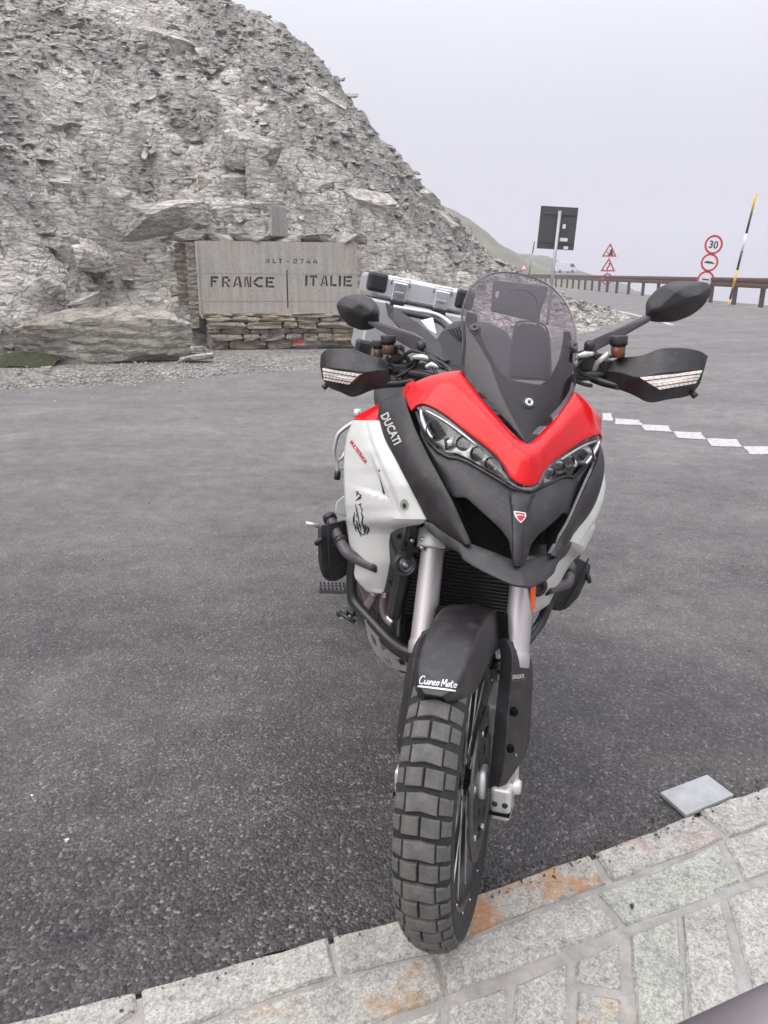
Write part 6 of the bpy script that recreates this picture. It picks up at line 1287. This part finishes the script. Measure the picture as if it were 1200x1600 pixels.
# ---- lettering and marks
uv, F = text_polys('DUCATI', .03); decal('lettering', uv, F, (592.5, 650), (614.5, 696), (604.5, 643.5), [blades[0]], M_letter, bike, None)
uv, F = text_polys('MULTISTRADA', .03, space=.9); decal('lettering', uv, F, (544.5, 692), (569.5, 726), (549, 688), [wl_], M_redprint, bike, None)
SCR = [[(9, 8.5), (7.5, 10), (4, 9), (1.5, 5), (2, 1), (5, 0), (8, 2)], [(10, 5.5), (10, 1.5), (12, .5), (14.5, 4), (15, 5.5), (15, 1), (17, .8)], [(17, .8), (18, 5.2), (18, .5), (20, 4.5), (22, 5), (22.5, 1), (24, .6)], [(24.5, 2.4), (27.5, 4), (26.5, 5.4), (24.5, 3.5), (25.5, .6), (29, 1.4)], [(31, 5), (29.4, 3), (30.8, .5), (33, 2.6), (32, 5.2), (31, 4.6), (35, 4.8)],
       [(37.5, 0), (39.5, 9), (41.5, 3), (45.5, 9.6), (45.5, 1), (47, .8)], [(49.5, 5), (47.8, 3), (49.2, .6), (51.4, 2.6), (50.4, 5.2), (49.5, 4.6), (53, 5)], [(55, 8.6), (53.8, 1.2), (56.5, .8)], [(52.5, 5.8), (57.5, 6.6)], [(60, 5), (58.2, 3), (59.6, .5), (62, 2.6), (61, 5.2), (60, 4.6), (64, 5)]]
uv = []; F = []
for st_ in SCR:
    P = catmull([Vector((a, b_, 0)) for a, b_ in st_], 5); n0 = len(uv)
    for i, p in enumerate(P):
        t_ = (P[min(i + 1, len(P) - 1)] - P[max(i - 1, 0)]).normalized(); nn_ = Vector((-t_.y, t_.x, 0)) * (.62 if abs(t_.y) > .5 else .45)
        uv += [((p.x + nn_.x) / 64, (p.y + nn_.y) / 10), ((p.x - nn_.x) / 64, (p.y - nn_.y) / 10)]
    F += [(n0 + 2 * i, n0 + 2 * i + 1, n0 + 2 * i + 3, n0 + 2 * i + 2) for i in range(len(P) - 1)]
decal('lettering', uv, F, (658, 1067.5), (718, 1074), (659.5, 1055), [fender], M_whiteprint, bike, ST)
nseg = 16; uvu = [(i / nseg, j) for i in range(nseg + 1) for j in (0, 1)]; Fu = [(2 * i, 2 * i + 2, 2 * i + 3, 2 * i + 1) for i in range(nseg)]
decal('underline', uvu, Fu, (657, 1072.5), (716, 1079), (657, 1070), [fender], M_whiteprint, bike, ST)
uv, F = text_polys('DUCATI', .03); decal('lettering', uv, F, (804, 1058), (821.5, 1056.5), (804.5, 1051.5), [guards[0]], M_letter, bike, ST)
decal('lettering', [(0, 0), (1, 0), (1, 1), (0, 1)], [(0, 1, 2, 3)], (804, 1062), (815, 1061), (804, 1060), [guards[0]], M_grey_pl, bike, ST)
sh = lambda L, m, nm: decal(nm, [(a - 800, -(b - 790)) for a, b in L], [tuple(range(len(L)))], (800, 790), (801, 790), (800, 789), [bike_sp, beak], m, bike, None, lift=.0012 if m is M_whiteprint else .002)
bike_sp = [o for o in bike.children if o.name.startswith('beak_spine')][0]
sh([(802.5, 796), (812, 796.5), (821, 798), (822, 803), (819, 809), (814, 814), (810, 811), (805, 804)], M_whiteprint, 'emblem')
sh([(804.5, 797.5), (812, 798), (819.5, 799.5), (820, 801), (812, 800.5), (806, 801)], M_redprint, 'emblem'); sh([(807, 803), (813, 802.3), (820, 803), (818, 808), (814, 812), (810.5, 809.5)], M_redprint, 'emblem')
# round badge and rally sticker on the white panel
decal('badge', [(.5 + .5 * math.cos(k * math.pi / 12), .5 + .5 * math.sin(k * math.pi / 12)) for k in range(24)], [tuple(range(24))], (625.5, 797), (639, 798), (625, 779), [wl_], mat('badge_green_grey', (.28, .31, .25), .4), bike, None)
decal('badge', [(.5 + .5 * math.cos(k * math.pi / 12), .5 + .5 * math.sin(k * math.pi / 12)) for k in range(24)], [tuple(range(24))], (629, 793), (635, 794), (629, 785), [wl_], M_black2, bike, None, lift=.002)
f5 = lambda x, y: (470 + x / 5.333, 600 + y / 5.333)
strokes = [[(455, 905, 3), (478, 900, 7), (472, 915, 8), (462, 935, 3)], [(478, 915, 3), (500, 930, 7), (490, 950, 9), (470, 960, 3)], [(455, 975, 3), (485, 960, 7), (508, 950, 3)], [(480, 1010, 4), (505, 1000, 8), (498, 1015, 3)], [(455, 1000, 3), (465, 1050, 6), (480, 1110, 6), (490, 1160, 3)], [(490, 1010, 3), (512, 1050, 5), (505, 1080, 3)], [(448, 1070, 3), (446, 1130, 6), (455, 1190, 6), (465, 1235, 2)], [(462, 1085, 3), (470, 1160, 6), (485, 1220, 6), (505, 1275, 3)], [(475, 1100, 3), (490, 1170, 7), (505, 1225, 3)], [(505, 1080, 4), (520, 1110, 8), (512, 1160, 8), (530, 1200, 8), (535, 1250, 3)], [(535, 1170, 4), (548, 1200, 9), (540, 1235, 8), (525, 1262, 3)], [(560, 1190, 4), (568, 1215, 10), (556, 1250, 6), (548, 1258, 3)], [(438, 1100, 2), (440, 1150, 5), (448, 1180, 2)], [(455, 1180, 2), (480, 1215, 5), (520, 1262, 4)]]
for st_ in strokes:
    uvs = []; Fs = []
    for i, (x, y, w2) in enumerate(st_):
        a = st_[max(0, i - 1)]; b_ = st_[min(len(st_) - 1, i + 1)]; dx, dy = b_[0] - a[0], b_[1] - a[1]; L = math.hypot(dx, dy); nx2, ny2 = -dy / L, dx / L
        for e in (-1, 1): px, py = f5(x + nx2 * w2 * e * .8, y + ny2 * w2 * e * .8); uvs.append((px - 500, -(py - 700)))
    Fs = [(2 * i, 2 * i + 1, 2 * i + 3, 2 * i + 2) for i in range(len(st_) - 1)]
    decal('sticker_stroke', uvs, Fs, (500, 700), (501, 700), (500, 699), [wl_], M_blackprint, bike, None)
# road dirt: small bug spots are in the paint material; one brass fastener on the far white panel
p = B(899, 827, .22); MB().lathe([(0, .004), (.005, .004), (.006, -.004)], 12, axisM(p, (.6, -1, 0))).build('brass_fastener', mat('brass', (.5, .3, .08), .35, metal=1), bike)
